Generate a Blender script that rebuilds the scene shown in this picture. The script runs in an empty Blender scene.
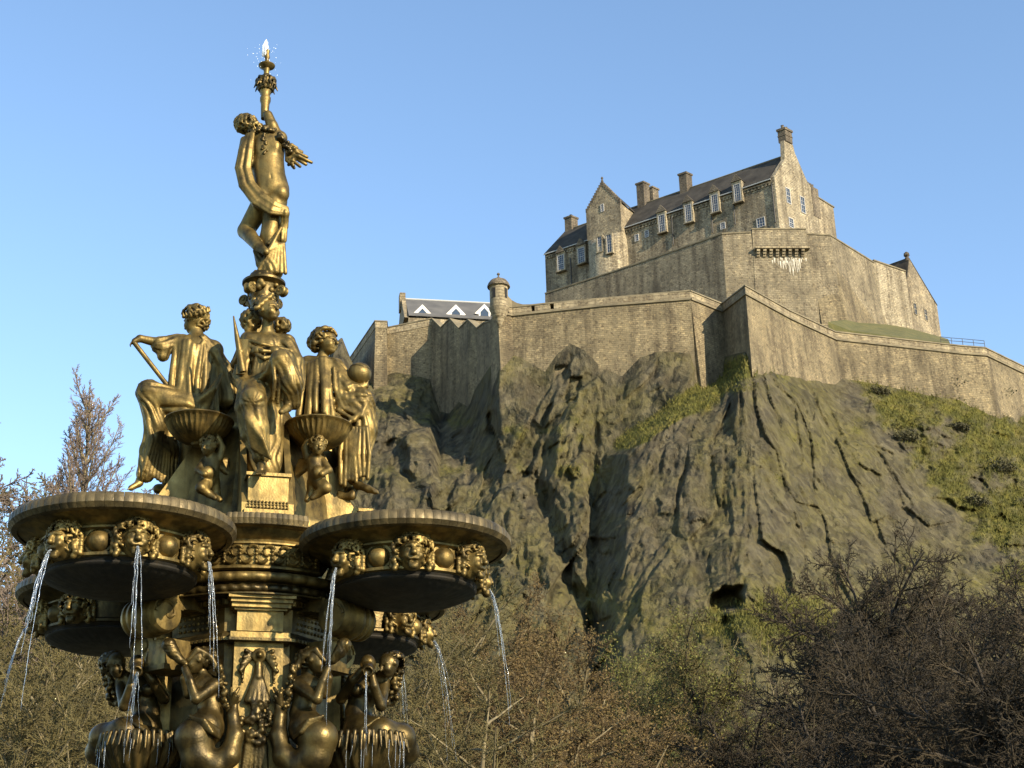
import bpy, math, random
import numpy as np
from mathutils import Vector, Matrix

# ------------------------------------------------------------------ camera, sky, sun, exposure
F, PITCH, ROLL, EYE = 1500.0, math.radians(21.5), 0.025, 1.6
scene = bpy.context.scene
COL = scene.collection
_cp, _sp, _cr, _sr = math.cos(PITCH), math.sin(PITCH), math.cos(ROLL), math.sin(ROLL)
FWD = np.array([0.0, _cp, _sp])
_r0, _u0 = np.array([1.0, 0, 0]), np.array([0.0, -_sp, _cp])
RIGHT, UP = _r0 * _cr - _u0 * _sr, _u0 * _cr + _r0 * _sr
E0 = np.array([0.0, 0.0, EYE])

cam_data = bpy.data.cameras.new('camera')
cam_data.sensor_width, cam_data.lens = 36.0, 36.0 * F / 1024.0
cam_data.clip_start, cam_data.clip_end = 0.1, 8000.0
cam = bpy.data.objects.new('camera', cam_data)
COL.objects.link(cam)
M4 = Matrix.Identity(4)
for i in range(3):
    M4[i][0], M4[i][1], M4[i][2], M4[i][3] = RIGHT[i], UP[i], -FWD[i], E0[i]
cam.matrix_world = M4
scene.camera = cam

SUN_AZ, SUN_EL = math.radians(45), math.radians(23)      # azimuth from straight behind the viewer towards the right
TO_SUN = Vector((math.sin(SUN_AZ) * math.cos(SUN_EL), -math.cos(SUN_AZ) * math.cos(SUN_EL), math.sin(SUN_EL)))
world = bpy.data.worlds.new('World')
scene.world = world
world.use_nodes = True
_nt = world.node_tree
for n in list(_nt.nodes):
    _nt.nodes.remove(n)
_sky = _nt.nodes.new('ShaderNodeTexSky')
_sky.sky_type = 'NISHITA'
_sky.sun_disc = False
_sky.sun_elevation = SUN_EL
_sky.sun_rotation = math.pi - SUN_AZ
_sky.altitude, _sky.air_density, _sky.dust_density, _sky.ozone_density = 50, 1.0, 0.0, 0.9
_bg = _nt.nodes.new('ShaderNodeBackground')
_bg.inputs['Strength'].default_value = 0.142
_wo = _nt.nodes.new('ShaderNodeOutputWorld')
_tint = _nt.nodes.new('ShaderNodeMixRGB'); _tint.blend_type = 'MULTIPLY'; _tint.inputs[0].default_value = 1.0
_tint.inputs[2].default_value = (0.93, 1.01, 1.07, 1)                # clear, slightly cyan spring sky
_nt.links.new(_sky.outputs[0], _tint.inputs[1])
_nt.links.new(_tint.outputs[0], _bg.inputs[0])
_nt.links.new(_bg.outputs[0], _wo.inputs[0])
_sl = bpy.data.lights.new('sun', 'SUN')
_sl.energy, _sl.angle, _sl.color = 5.0, math.radians(0.53), (1.0, 0.85, 0.62)
sun = bpy.data.objects.new('sun', _sl)
sun.rotation_euler = (-TO_SUN).to_track_quat('-Z', 'Y').to_euler()
COL.objects.link(sun)
scene.view_settings.view_transform = 'Standard'
scene.view_settings.look = 'None'
scene.view_settings.exposure = 0.98
scene.view_settings.gamma = 1.0
scene.view_settings.use_curve_mapping = False
scene.render.engine = 'CYCLES'
scene.cycles.max_bounces = 6
scene.cycles.diffuse_bounces = 2
scene.cycles.glossy_bounces = 3
scene.cycles.transparent_max_bounces = 12

# ------------------------------------------------------------------ helpers
def ray(px, py):
    return RIGHT * ((px - 512) / F) + UP * ((384 - py) / F) + FWD
def P(px, py, Y):                      # the place at distance Y that shows at (px, py) in the photograph
    d = ray(px, py)
    return E0 + d * (Y / d[1])
def Pz(px, py, z):                     # the same at a given height
    d = ray(px, py)
    return E0 + d * ((z - EYE) / d[2])
def hit(px, py, o, n):                 # the same on a plane
    d = ray(px, py)
    return E0 + d * (np.dot(np.asarray(o) - E0, n) / np.dot(d, n))
def zrow(py, X, Y):                    # height at which the upright through (X, Y) crosses row py
    lo, hi = -30.0, 400.0
    for _ in range(48):
        m = (lo + hi) / 2
        v = np.array([X, Y, m]) - E0
        if 384 - F * (v @ UP) / (v @ FWD) > py: lo = m
        else: hi = m
    return lo

def tag(o, label=None, cat=None, group=None, kind=None):
    if label: o['label'] = label
    if cat: o['category'] = cat
    if group: o['group'] = group
    if kind: o['kind'] = kind
    return o
def thing(name, label, cat, loc=(0, 0, 0), rotz=0.0, group=None):
    o = bpy.data.objects.new(name, None)
    o.empty_display_size = 0.2
    COL.objects.link(o)
    o.location = loc
    o.rotation_euler = (0, 0, rotz)
    return tag(o, label, cat, group)
def wmat(o):
    m = Matrix.Translation(o.location) @ o.rotation_euler.to_matrix().to_4x4()
    return (wmat(o.parent) @ m) if o.parent else m
def mesh_np(name, V, Fq, mat, parent=None, smooth=False, world_space=True, uv=None, attr=None, mats=None, midx=None):
    """V: (n,3) array; Fq: list of index tuples or an (m,4)/(m,3) array."""
    V = np.asarray(V, dtype=np.float64)
    if parent is not None and world_space:
        inv = np.array(wmat(parent).inverted())
        V = V @ inv[:3, :3].T + inv[:3, 3]
    me = bpy.data.meshes.new(name)
    if isinstance(Fq, np.ndarray):
        nf, k = Fq.shape
        me.vertices.add(len(V))
        me.vertices.foreach_set('co', V.astype(np.float32).ravel())
        me.loops.add(nf * k)
        me.loops.foreach_set('vertex_index', Fq.astype(np.int32).ravel())
        me.polygons.add(nf)
        me.polygons.foreach_set('loop_start', np.arange(0, nf * k, k, dtype=np.int32))
        me.update(calc_edges=True)
    else:
        me.from_pydata([tuple(v) for v in V], [], [tuple(f) for f in Fq])
    if uv is not None:
        l = me.uv_layers.new(name='UVMap')
        l.data.foreach_set('uv', np.asarray(uv, dtype=np.float32).ravel())
    if attr is not None:
        for an, av in attr.items():
            a = me.attributes.new(an, 'FLOAT', 'POINT')
            a.data.foreach_set('value', np.asarray(av, dtype=np.float32))
    me.materials.append(mat)
    for m in (mats or []): me.materials.append(m)
    if midx is not None:
        me.polygons.foreach_set('material_index', np.asarray(midx, dtype=np.int32))
    if smooth:
        me.polygons.foreach_set('use_smooth', np.ones(len(me.polygons), dtype=bool))
    me.validate(clean_customdata=False)
    me.update()
    o = bpy.data.objects.new(name, me)
    COL.objects.link(o)
    if parent is not None: o.parent = parent
    return o

class MB:
    """collects faces (with uv in metres) and links them as one mesh object"""
    def __init__(s): s.v, s.f, s.uv, s.sm = [], [], [], []
    def add(s, vs, fs, uvs=None):
        b = len(s.v)
        s.v += [tuple(map(float, q)) for q in vs]
        for i, f in enumerate(fs):
            s.f.append(tuple(b + k for k in f))
            if uvs is not None: s.uv += uvs[i]
            else:
                pts = [np.asarray(vs[k], float) for k in f]
                n = np.cross(pts[1] - pts[0], pts[-1] - pts[0])
                if abs(n[2]) > 0.75 * (np.linalg.norm(n) + 1e-12):
                    s.uv += [(q[0], q[1]) for q in pts]
                else:
                    t = np.array([-n[1], n[0], 0.0]); t /= (np.linalg.norm(t) + 1e-12)
                    s.uv += [(q @ t, q[2]) for q in pts]
        return s
    def quad(s, a, b, c, d): return s.add([a, b, c, d], [(0, 1, 2, 3)])
    def poly(s, pts): return s.add(pts, [tuple(range(len(pts)))])
    def prism(s, pts, vec):                 # pts: loop; vec: extrusion
        n = len(pts); vec = np.asarray(vec, float)
        q = [np.asarray(p, float) for p in pts]
        fs = [tuple(range(n)), tuple(range(2 * n - 1, n - 1, -1))]
        for i in range(n):
            j = (i + 1) % n
            fs.append((j, i, n + i, n + j))
        return s.add(q + [p + vec for p in q], fs)
    def box(s, c, u, v, w):                 # centre and three half-vectors
        c, u, v, w = (np.asarray(k, float) for k in (c, u, v, w))
        p = [c - u - v - w, c + u - v - w, c + u + v - w, c - u + v - w]
        return s.prism(p, 2 * w)
    def tube(s, pts, rs, n=8, caps=True):
        pts = [np.asarray(p, float) for p in pts]
        vs, fs = [], []
        for i, p in enumerate(pts):
            d = pts[min(i + 1, len(pts) - 1)] - pts[max(i - 1, 0)]
            d = d / (np.linalg.norm(d) + 1e-12)
            a = np.array([0, 0, 1.0]) if abs(d[2]) < 0.9 else np.array([1.0, 0, 0])
            e1 = np.cross(d, a); e1 /= np.linalg.norm(e1); e2 = np.cross(d, e1)
            r = rs[i] if hasattr(rs, '__len__') else rs
            for k in range(n):
                t = 2 * math.pi * k / n
                vs.append(p + r * (math.cos(t) * e1 + math.sin(t) * e2))
        for i in range(len(pts) - 1):
            for k in range(n):
                k2 = (k + 1) % n
                fs.append((i * n + k, i * n + k2, (i + 1) * n + k2, (i + 1) * n + k))
        if caps:
            fs.append(tuple(range(n - 1, -1, -1))); fs.append(tuple(range((len(pts) - 1) * n, len(pts) * n)))
        return s.add(vs, fs)
    def lathe(s, prof, c=(0, 0, 0), n=32, a0=0.0, a1=2 * math.pi, rfun=None):
        """prof: (r, z) from one end to the other, about the upright axis through c"""
        full = abs(a1 - a0 - 2 * math.pi) < 1e-6
        m = n if full else n + 1
        vs, fs = [], []
        for i, (r, z) in enumerate(prof):
            for k in range(m):
                t = a0 + (a1 - a0) * k / n
                q = r if rfun is None else rfun(r, z, t, i)
                vs.append((c[0] + q * math.sin(t), c[1] - q * math.cos(t), c[2] + z))
        for i in range(len(prof) - 1):
            for k in range(n):
                k2 = (k + 1) % m
                fs.append((i * m + k, i * m + k2, (i + 1) * m + k2, (i + 1) * m + k))
        return s.add(vs, fs)
    def build(s, name, mat, parent=None, smooth=False, world_space=True, mats=None, midx=None):
        o = mesh_np(name, np.array(s.v), s.f, mat, parent, smooth, world_space, uv=s.uv, mats=mats, midx=midx)
        return o
def autosmooth(o, deg=35):
    me = o.data
    me.polygons.foreach_set('use_smooth', np.ones(len(me.polygons), dtype=bool))
    try: me.set_sharp_from_angle(angle=math.radians(deg))
    except Exception: pass
    return o
def copy_tree(o, parent=None):
    c = o.copy(); COL.objects.link(c)
    if parent is not None: c.parent = parent
    for ch in [k for k in scene.objects if k.parent == o]: copy_tree(ch, c)
    return c

# value noise in numpy (2-D and 3-D)
def _h(i):
    i = i.astype(np.int64) & 0xFFFFFFFF
    i = ((i ^ (i >> 16)) * 0x45d9f3b) & 0xFFFFFFFF
    i = ((i ^ (i >> 16)) * 0x45d9f3b) & 0xFFFFFFFF
    return ((i ^ (i >> 16)) & 0xFFFF) / 65535.0
def vn2(x, y, seed=0):
    xi, yi = np.floor(x), np.floor(y)
    fx, fy = x - xi, y - yi
    fx, fy = fx * fx * (3 - 2 * fx), fy * fy * (3 - 2 * fy)
    g = lambda a, b: _h((xi + a) * 73856093 + (yi + b) * 19349663 + seed * 83492791 + 1234567)
    return (g(0, 0) * (1 - fx) + g(1, 0) * fx) * (1 - fy) + (g(0, 1) * (1 - fx) + g(1, 1) * fx) * fy
def fbm2(x, y, o=4, seed=0, gain=0.5, ridged=False):
    s, a, t = 0.0, 1.0, 0.0
    for k in range(o):
        n = vn2(x * 2 ** k, y * 2 ** k, seed + k * 17)
        if ridged: n = 1 - np.abs(2 * n - 1)
        s = s + a * n; t += a; a *= gain
    return s / t
def sstep(a, b, x):
    t = np.clip((x - a) / (b - a), 0, 1)
    return t * t * (3 - 2 * t)

# ------------------------------------------------------------------ materials
def nmat(name):
    m = bpy.data.materials.new(name); m.use_nodes = True
    nt = m.node_tree
    return m, nt, nt.nodes['Principled BSDF'], (lambda t: nt.nodes.new(t)), nt.links.new
def ramp(nt, stops):
    r = nt.nodes.new('ShaderNodeValToRGB')
    e = r.color_ramp.elements
    while len(e) < len(stops): e.new(0.5)
    for k, (p, c) in enumerate(stops):
        e[k].position = p; e[k].color = (*c, 1) if len(c) == 3 else c
    return r
def noise_mat(name, c1, c2, scale=3.0, rough=0.8, metal=0.0, bump=0.0, bscale=None, detail=5, c3=None, rough2=None, bdist=0.02):
    m, nt, b, N, L = nmat(name)
    tc = N('ShaderNodeTexCoord')
    no = N('ShaderNodeTexNoise'); no.inputs['Scale'].default_value = scale; no.inputs['Detail'].default_value = detail
    L(tc.outputs['Object'], no.inputs['Vector'])
    st = [(0.3, c1), (0.7, c2)] if c3 is None else [(0.28, c1), (0.5, c2), (0.72, c3)]
    r = ramp(nt, st); L(no.outputs['Fac'], r.inputs[0]); L(r.outputs[0], b.inputs['Base Color'])
    b.inputs['Roughness'].default_value = rough; b.inputs['Metallic'].default_value = metal
    if rough2 is not None:
        mr = N('ShaderNodeMapRange'); mr.inputs['To Min'].default_value = rough; mr.inputs['To Max'].default_value = rough2
        mr.inputs['From Min'].default_value = 0.3; mr.inputs['From Max'].default_value = 0.7
        L(no.outputs['Fac'], mr.inputs['Value']); L(mr.outputs[0], b.inputs['Roughness'])
    if bump:
        n2 = N('ShaderNodeTexNoise'); n2.inputs['Scale'].default_value = bscale or scale * 4; n2.inputs['Detail'].default_value = 6
        L(tc.outputs['Object'], n2.inputs['Vector'])
        bp = N('ShaderNodeBump'); bp.inputs['Strength'].default_value = bump; bp.inputs['Distance'].default_value = bdist
        L(n2.outputs['Fac'], bp.inputs['Height']); L(bp.outputs[0], b.inputs['Normal'])
    return m
def plain(name, c, rough=0.6, metal=0.0):
    m, nt, b, N, L = nmat(name)
    b.inputs['Base Color'].default_value = (*c, 1); b.inputs['Roughness'].default_value = rough; b.inputs['Metallic'].default_value = metal
    return m
def stone_mat(name, light, dark, bw=0.9, bh=0.38, stain=0.5, speck=0.35):
    """coursed rubble: uv in metres"""
    m, nt, b, N, L = nmat(name)
    uvn = N('ShaderNodeUVMap'); tc = N('ShaderNodeTexCoord')
    wob = N('ShaderNodeTexNoise'); wob.inputs['Scale'].default_value = 0.9
    L(uvn.outputs[0], wob.inputs['Vector'])
    mx = N('ShaderNodeMixRGB'); mx.blend_type = 'ADD'; mx.inputs[0].default_value = 0.22
    L(uvn.outputs[0], mx.inputs[1]); L(wob.outputs['Color'], mx.inputs[2])
    br = N('ShaderNodeTexBrick'); br.inputs['Scale'].default_value = 1.0
    br.inputs['Brick Width'].default_value = bw; br.inputs['Row Height'].default_value = bh
    br.inputs['Mortar Size'].default_value = 0.035; br.inputs['Mortar Smooth'].default_value = 0.4; br.inputs['Bias'].default_value = 0.0
    br.offset = 0.37
    mid = tuple((light[i] + dark[i]) / 2 for i in range(3))
    br.inputs['Color1'].default_value = (*light, 1); br.inputs['Color2'].default_value = (*tuple(mid[i] * 0.75 + dark[i] * .25 for i in range(3)), 1)
    br.inputs['Mortar'].default_value = (*tuple(0.62 * mid[i] for i in range(3)), 1)
    L(mx.outputs[0], br.inputs['Vector'])
    big = N('ShaderNodeTexNoise'); big.inputs['Scale'].default_value = 0.22; big.inputs['Detail'].default_value = 7; big.inputs['Roughness'].default_value = 0.65
    L(tc.outputs['Object'], big.inputs['Vector'])
    rb = ramp(nt, [(0.42, (0, 0, 0)), (0.60, (1, 1, 1))]); L(big.outputs['Fac'], rb.inputs[0])
    m1 = N('ShaderNodeMixRGB'); m1.blend_type = 'MIX'
    sc = N('ShaderNodeMath'); sc.operation = 'MULTIPLY'; sc.inputs[1].default_value = stain; L(rb.outputs[0], sc.inputs[0])
    L(sc.outputs[0], m1.inputs[0]); L(br.outputs['Color'], m1.inputs[1]); m1.inputs[2].default_value = (*dark, 1)
    mps = N('ShaderNodeMapping'); mps.inputs['Scale'].default_value = (1.0, 1.0, .09); L(tc.outputs['Object'], mps.inputs[0])
    ns = N('ShaderNodeTexNoise'); ns.inputs['Scale'].default_value = .75; ns.inputs['Detail'].default_value = 6; ns.inputs['Roughness'].default_value = .6; L(mps.outputs[0], ns.inputs['Vector'])
    rst = ramp(nt, [(0.36, (.48, .46, .44)), (0.52, (.95, .95, .95)), (0.72, (1.12, 1.1, 1.05))]); L(ns.outputs['Fac'], rst.inputs[0])
    m3 = N('ShaderNodeMixRGB'); m3.blend_type = 'MULTIPLY'; m3.inputs[0].default_value = .92; L(m1.outputs[0], m3.inputs[1]); L(rst.outputs[0], m3.inputs[2]); m1 = m3
    vor = N('ShaderNodeTexVoronoi'); vor.inputs['Scale'].default_value = 3.4
    L(tc.outputs['Object'], vor.inputs['Vector'])
    sep = N('ShaderNodeSeparateColor'); L(vor.outputs['Color'], sep.inputs[0])
    rs = ramp(nt, [(0.0, (0.55, 0.52, 0.5)), (0.25, (0.95, 0.95, 0.95)), (0.85, (1.0, 1.0, 1.0)), (1.0, (1.35, 1.3, 1.2))]); L(sep.outputs[0], rs.inputs[0])
    m2 = N('ShaderNodeMixRGB'); m2.blend_type = 'MULTIPLY'; m2.inputs[0].default_value = speck * 2
    L(m1.outputs[0], m2.inputs[1]); L(rs.outputs[0], m2.inputs[2])
    L(m2.outputs[0], b.inputs['Base Color'])
    b.inputs['Roughness'].default_value = 0.92
    bp = N('ShaderNodeBump'); bp.inputs['Strength'].default_value = 0.9; bp.inputs['Distance'].default_value = 0.12
    ad = N('ShaderNodeMath'); ad.operation = 'ADD'
    L(sep.outputs[1], ad.inputs[0]); L(br.outputs['Fac'], ad.inputs[1])
    iv = N('ShaderNodeMath'); iv.operation = 'MULTIPLY'; iv.inputs[1].default_value = -0.6; L(ad.outputs[0], iv.inputs[0])
    L(iv.outputs[0], bp.inputs['Height']); L(bp.outputs[0], b.inputs['Normal'])
    return m
# ================================================================== GROUND AND CRAG
M_ground = noise_mat('grass_ground', (0.022, 0.028, 0.010), (0.05, 0.05, 0.02), 0.4, 0.95, bump=0.5, bscale=6)
g = MB(); g.quad((-2500, -400, 0), (2500, -400, 0), (2500, 4000, 0), (-2500, 4000, 0))
tag(g.build('ground', M_ground), kind='structure')

BL = np.array([(-900, 700), (-300, 640), (0, 620), (200, 590), (250, 560), (290, 520), (310, 440), (322, 384), (334, 353), (342, 346), (350, 366), (362, 392), (380, 380), (395, 374), (430, 378), (440, 402), (470, 398), (490, 368), (499, 352), (520, 356),
               (545, 368), (557, 352), (570, 342), (584, 347), (602, 362), (622, 371), (640, 355), (660, 350), (690, 353), (702, 365), (720, 361), (735, 356), (746, 354), (760, 355), (790, 362), (835, 374),
               (880, 382), (930, 392), (960, 396), (1024, 402), (1300, 450), (1800, 560)], float)
YB = np.array([(-900, 230), (200, 205), (330, 214), (350, 214), (375, 218.2), (387, 219.0), (432, 218.2), (440, 217.5), (465, 209), (480, 204), (490, 200), (497, 196.5), (500, 195.3), (600, 192.7), (690, 190.8), (722, 195.6),
               (745, 186.7), (790, 197.1), (835, 206.8), (880, 209.0), (960, 213.4), (1024, 222.6), (1300, 262), (1800, 330)], float)
RD = np.array([(200, 790), (355, 745), (365, 735), (385, 700), (415, 660), (437, 625), (455, 606), (520, 603), (600, 600), (700, 600), (1100, 600)], float)   # py -> px of the crest
GL = np.array([(200, 780), (365, 818), (400, 850), (470, 905), (540, 960), (600, 1010), (700, 1080), (1100, 1300)], float)

def crag_depth(px, py):
    bl = np.interp(px, BL[:, 0], BL[:, 1]); yb = np.interp(px, YB[:, 0], YB[:, 1])
    ybs = np.interp(px, [-900, 200, 350, 500, 690, 745, 835, 1024, 1800], [230, 208, 205, 197, 192, 190, 203, 218, 320])
    d = py - bl
    t = np.clip(d / np.maximum(700 - bl, 40), 0, 1)
    foot = np.interp(px, [-900, 300, 600, 750, 1024, 1800], [150, 150, 152, 140, 150, 200])
    e = sstep(0, 0.3, t)
    y = (yb * (1 - e) + ybs * e) - (ybs - foot) * (0.55 * t + 0.45 * t ** 1.7)
    y = np.where(py > 700, y - (py - 700) * 0.34 * (foot / 150), y)
    y = np.where(d < 0, yb + 3.5 * sstep(0, 7, -d), y)
    fade = sstep(0, 40, d)
    # the big buttress under the salient steps forward of the gully on its left
    sx = px - np.interp(py, RD[:, 0], RD[:, 1])
    A = np.interp(py, [360, 400, 450, 550, 700, 1000], [1.5, 5, 8, 7, 4, 0])
    y = y - A * sstep(-5, 26, sx) * np.exp(-np.maximum(sx - 60, 0) ** 2 / 260 ** 2) * fade
    # gullies, clefts, cave
    y = y + 2.6 * np.exp(-((px - 593 + 0.02 * (py - 500)) / 5.5) ** 2) * sstep(405, 440, py) * (1 - sstep(640, 690, py))
    cx = 532 + (py - 470) * 0.37
    y = y + 3.6 * np.exp(-((px - cx - 6 * (vn2(py / 11, px * 0, 5) - .5)) / 11) ** 2) * sstep(455, 490, py) * (1 - sstep(625, 650, py)) * (0.45 + 1.1 * vn2(px / 16, py / 22, 71))
    px0, py0 = px, py
    px = px + 16 * (vn2(px / 13, py / 13, 51) - .5); py = py + 18 * (vn2(px0 / 13, py0 / 13, 52) - .5)
    y = y + 5.0 * np.exp(-(((px - 396 - 0.3 * (py - 455)) / 13) ** 2 + ((py - 455) / 26) ** 2) ** 2)
    y = y + 3.5 * np.exp(-(((px - 495) / 7) ** 2 + ((py - 430) / 14) ** 2) ** 2)
    cave = (((px - 726) / 19) ** 2 + ((py - 606 + 0.25 * (px - 724)) / 16) ** 2)
    y = y + 5.5 * (1 - sstep(0.35, 1.15, cave))
    px, py = px0, py0
    # relief
    butt = sstep(0, 25, sx)
    grass_r = sstep(-10, 30, px - np.interp(py, GL[:, 0], GL[:, 1]))
    wx = px + 14 * (vn2(px / 40, py / 40, 31) - .5); wy = py + 14 * (vn2(px / 40, py / 40, 32) - .5)
    lx_, ly_ = wx + 0.30 * wy, wy
    left = 2.0 * (fbm2(lx_ / 40, ly_ / 95, 3, 1, ridged=True) - 0.5) + 0.9 * (fbm2(wx / 7, wy / 12, 3, 3, ridged=True) - .5)
    th = np.arctan2(wx - 742, wy - 285); r = np.hypot(wx - 742, wy - 285)
    bt = 0.9 * (fbm2(th * 6, r / 190, 3, 4, ridged=True) - .5) + 0.55 * (fbm2(th * 26, r / 80, 3, 5, ridged=True) - .5) + 0.35 * (fbm2(wx / 5, wy / 8, 3, 6) - .5)
    gr = 2.4 * (fbm2(wx / 30, wy / 24, 4, 7) - .5) + 1.5 * cells(wx / 22, wy / 15, 48) + .8 * cells(wx / 8, wy / 6, 49) + 0.9 * (fbm2(wx / 5, wy / 5, 3, 8, ridged=True) - .5)
    left = left + 3.4 * cells(lx_ / 38, ly_ / 62, 41) + 1.7 * cells(lx_ / 15, ly_ / 30, 42) + 0.6 * cells((wx + .2 * wy) / 6.5, wy / 12, 43)
    bt = bt + 1.5 * cells(th * 7.5, r / 85, 44) + 0.85 * cells(th * 18, r / 48, 45) + 0.42 * cells(th * 42, r / 17, 46) + .25 * cells(wx / 4, wy / 6, 47)
    smooth_l = np.exp(-(((px - 642) / 60) ** 2 + ((py - 400) / 60) ** 2) ** 2) * 0.72
    glac = sstep(350, 365, py) * (1 - sstep(415, 440, py)) * sstep(430, 450, px) * (1 - sstep(520, 548, px))
    lf = left * (1 - smooth_l) * (1 - 0.8 * glac)
    rel = lf * (1 - butt) + bt * butt
    rel = rel * (1 - grass_r) + gr * grass_r
    low = sstep(690, 760, py)
    rel = rel * (1 - low) + low * gr * .6
    y = y - rel * sstep(2, 26, d)
    # colour masks
    nz = fbm2(px / 13, py / 10, 4, 11); nb = fbm2(px / 45, py / 40, 3, 12)
    ridge_g = np.exp(-((sx - 12) / 15) ** 2) * sstep(352, 362, py) * (1 - sstep(436, 456, py)) * 1.9
    top_g = np.exp(-((sx - 40) / 30) ** 2) * sstep(362, 372, py) * (1 - sstep(400, 425, py)) * .55
    low_g = np.exp(-(((px - 760) / 75) ** 2 + ((py - 622) / 26) ** 2)) * 0.85
    seam = np.exp(-(((py - (428 + .1 * (px - 500))) / 11) ** 2)) * (px < 600) * 0.34 + np.exp(-(((py - 470) / 9) ** 2)) * (px < 600) * 0.30
    gmask = np.clip(ridge_g + top_g + low_g + grass_r * 0.55 + seam + sstep(680, 760, py) * .8 + (px < 300) * .9, 0, 1.3)
    grass = np.clip((gmask + 0.9 * (nz - .5) + .55 * (nb - .5) - 0.30) * 2.4, 0, 1)
    moss = np.clip(.25 + 1.9 * (nb - .42) + 0.5 * sstep(480, 640, py) + 1.1 * (nz - .5), 0, 1.4)
    return y, grass, moss

def cells(u, v, seed):
    ui, vi = np.floor(u), np.floor(v)
    best = np.full(u.shape, 9.0); val = np.zeros(u.shape)
    for a in (-1, 0, 1):
        for b in (-1, 0, 1):
            k = (ui + a) * 73856093 + (vi + b) * 19349663 + seed * 83492791 + 99991
            sx, sy = ui + a + _h(k), vi + b + _h(k + 7919)
            d = (u - sx) ** 2 + (v - sy) ** 2
            f = (_h(k + 104729) - .5) + 1.5 * (_h(k + 1299709) - .5) * (u - sx) + 1.1 * (_h(k + 15485863) - .5) * (v - sy)
            m = d < best
            val = np.where(m, f, val); best = np.where(m, d, best)
    return val
def rockmesh():
    xs = np.concatenate([np.arange(-900, 300, 14.0), np.arange(300, 1060, 1.25), np.arange(1060, 1800, 14.0)])
    ys = np.concatenate([np.arange(0, 1, 0.02), np.linspace(0, 0, 0)])
    rows = np.concatenate([np.linspace(-9, 0, 6)[:-1], np.arange(0, 340, 1.25), np.arange(340, 660, 10)])
    PX, RR = np.meshgrid(xs, rows)
    bl = np.interp(PX, BL[:, 0], BL[:, 1])
    PY = np.minimum(bl + RR, 1015 + RR * 0.02)
    Y, gr, mo = crag_depth(PX, PY)
    for _ in range(1):
        Z_ = Y.copy(); Z_[1:-1, 1:-1] = .5 * Y[1:-1, 1:-1] + .125 * (Y[:-2, 1:-1] + Y[2:, 1:-1] + Y[1:-1, :-2] + Y[1:-1, 2:]); Y = Z_
    d = RIGHT[None, None] * ((PX - 512) / F)[..., None] + UP[None, None] * ((384 - PY) / F)[..., None] + FWD[None, None]
    V = E0 + d * (Y / d[..., 1])[..., None]
    # a cap that runs back from the crest so the crag is a hill, not a screen
    cap = V[0].copy(); cap[:, 1] += 160; cap[:, 2] -= 2
    V = np.concatenate([cap[None], V]); gr = np.concatenate([gr[:1], gr]); mo = np.concatenate([mo[:1], mo])
    nr, nc = V.shape[:2]
    idx = np.arange(nr * nc).reshape(nr, nc)
    q = np.stack([idx[1:, :-1], idx[1:, 1:], idx[:-1, 1:], idx[:-1, :-1]], -1).reshape(-1, 4)
    return V.reshape(-1, 3), q, gr.ravel(), mo.ravel()

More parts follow.
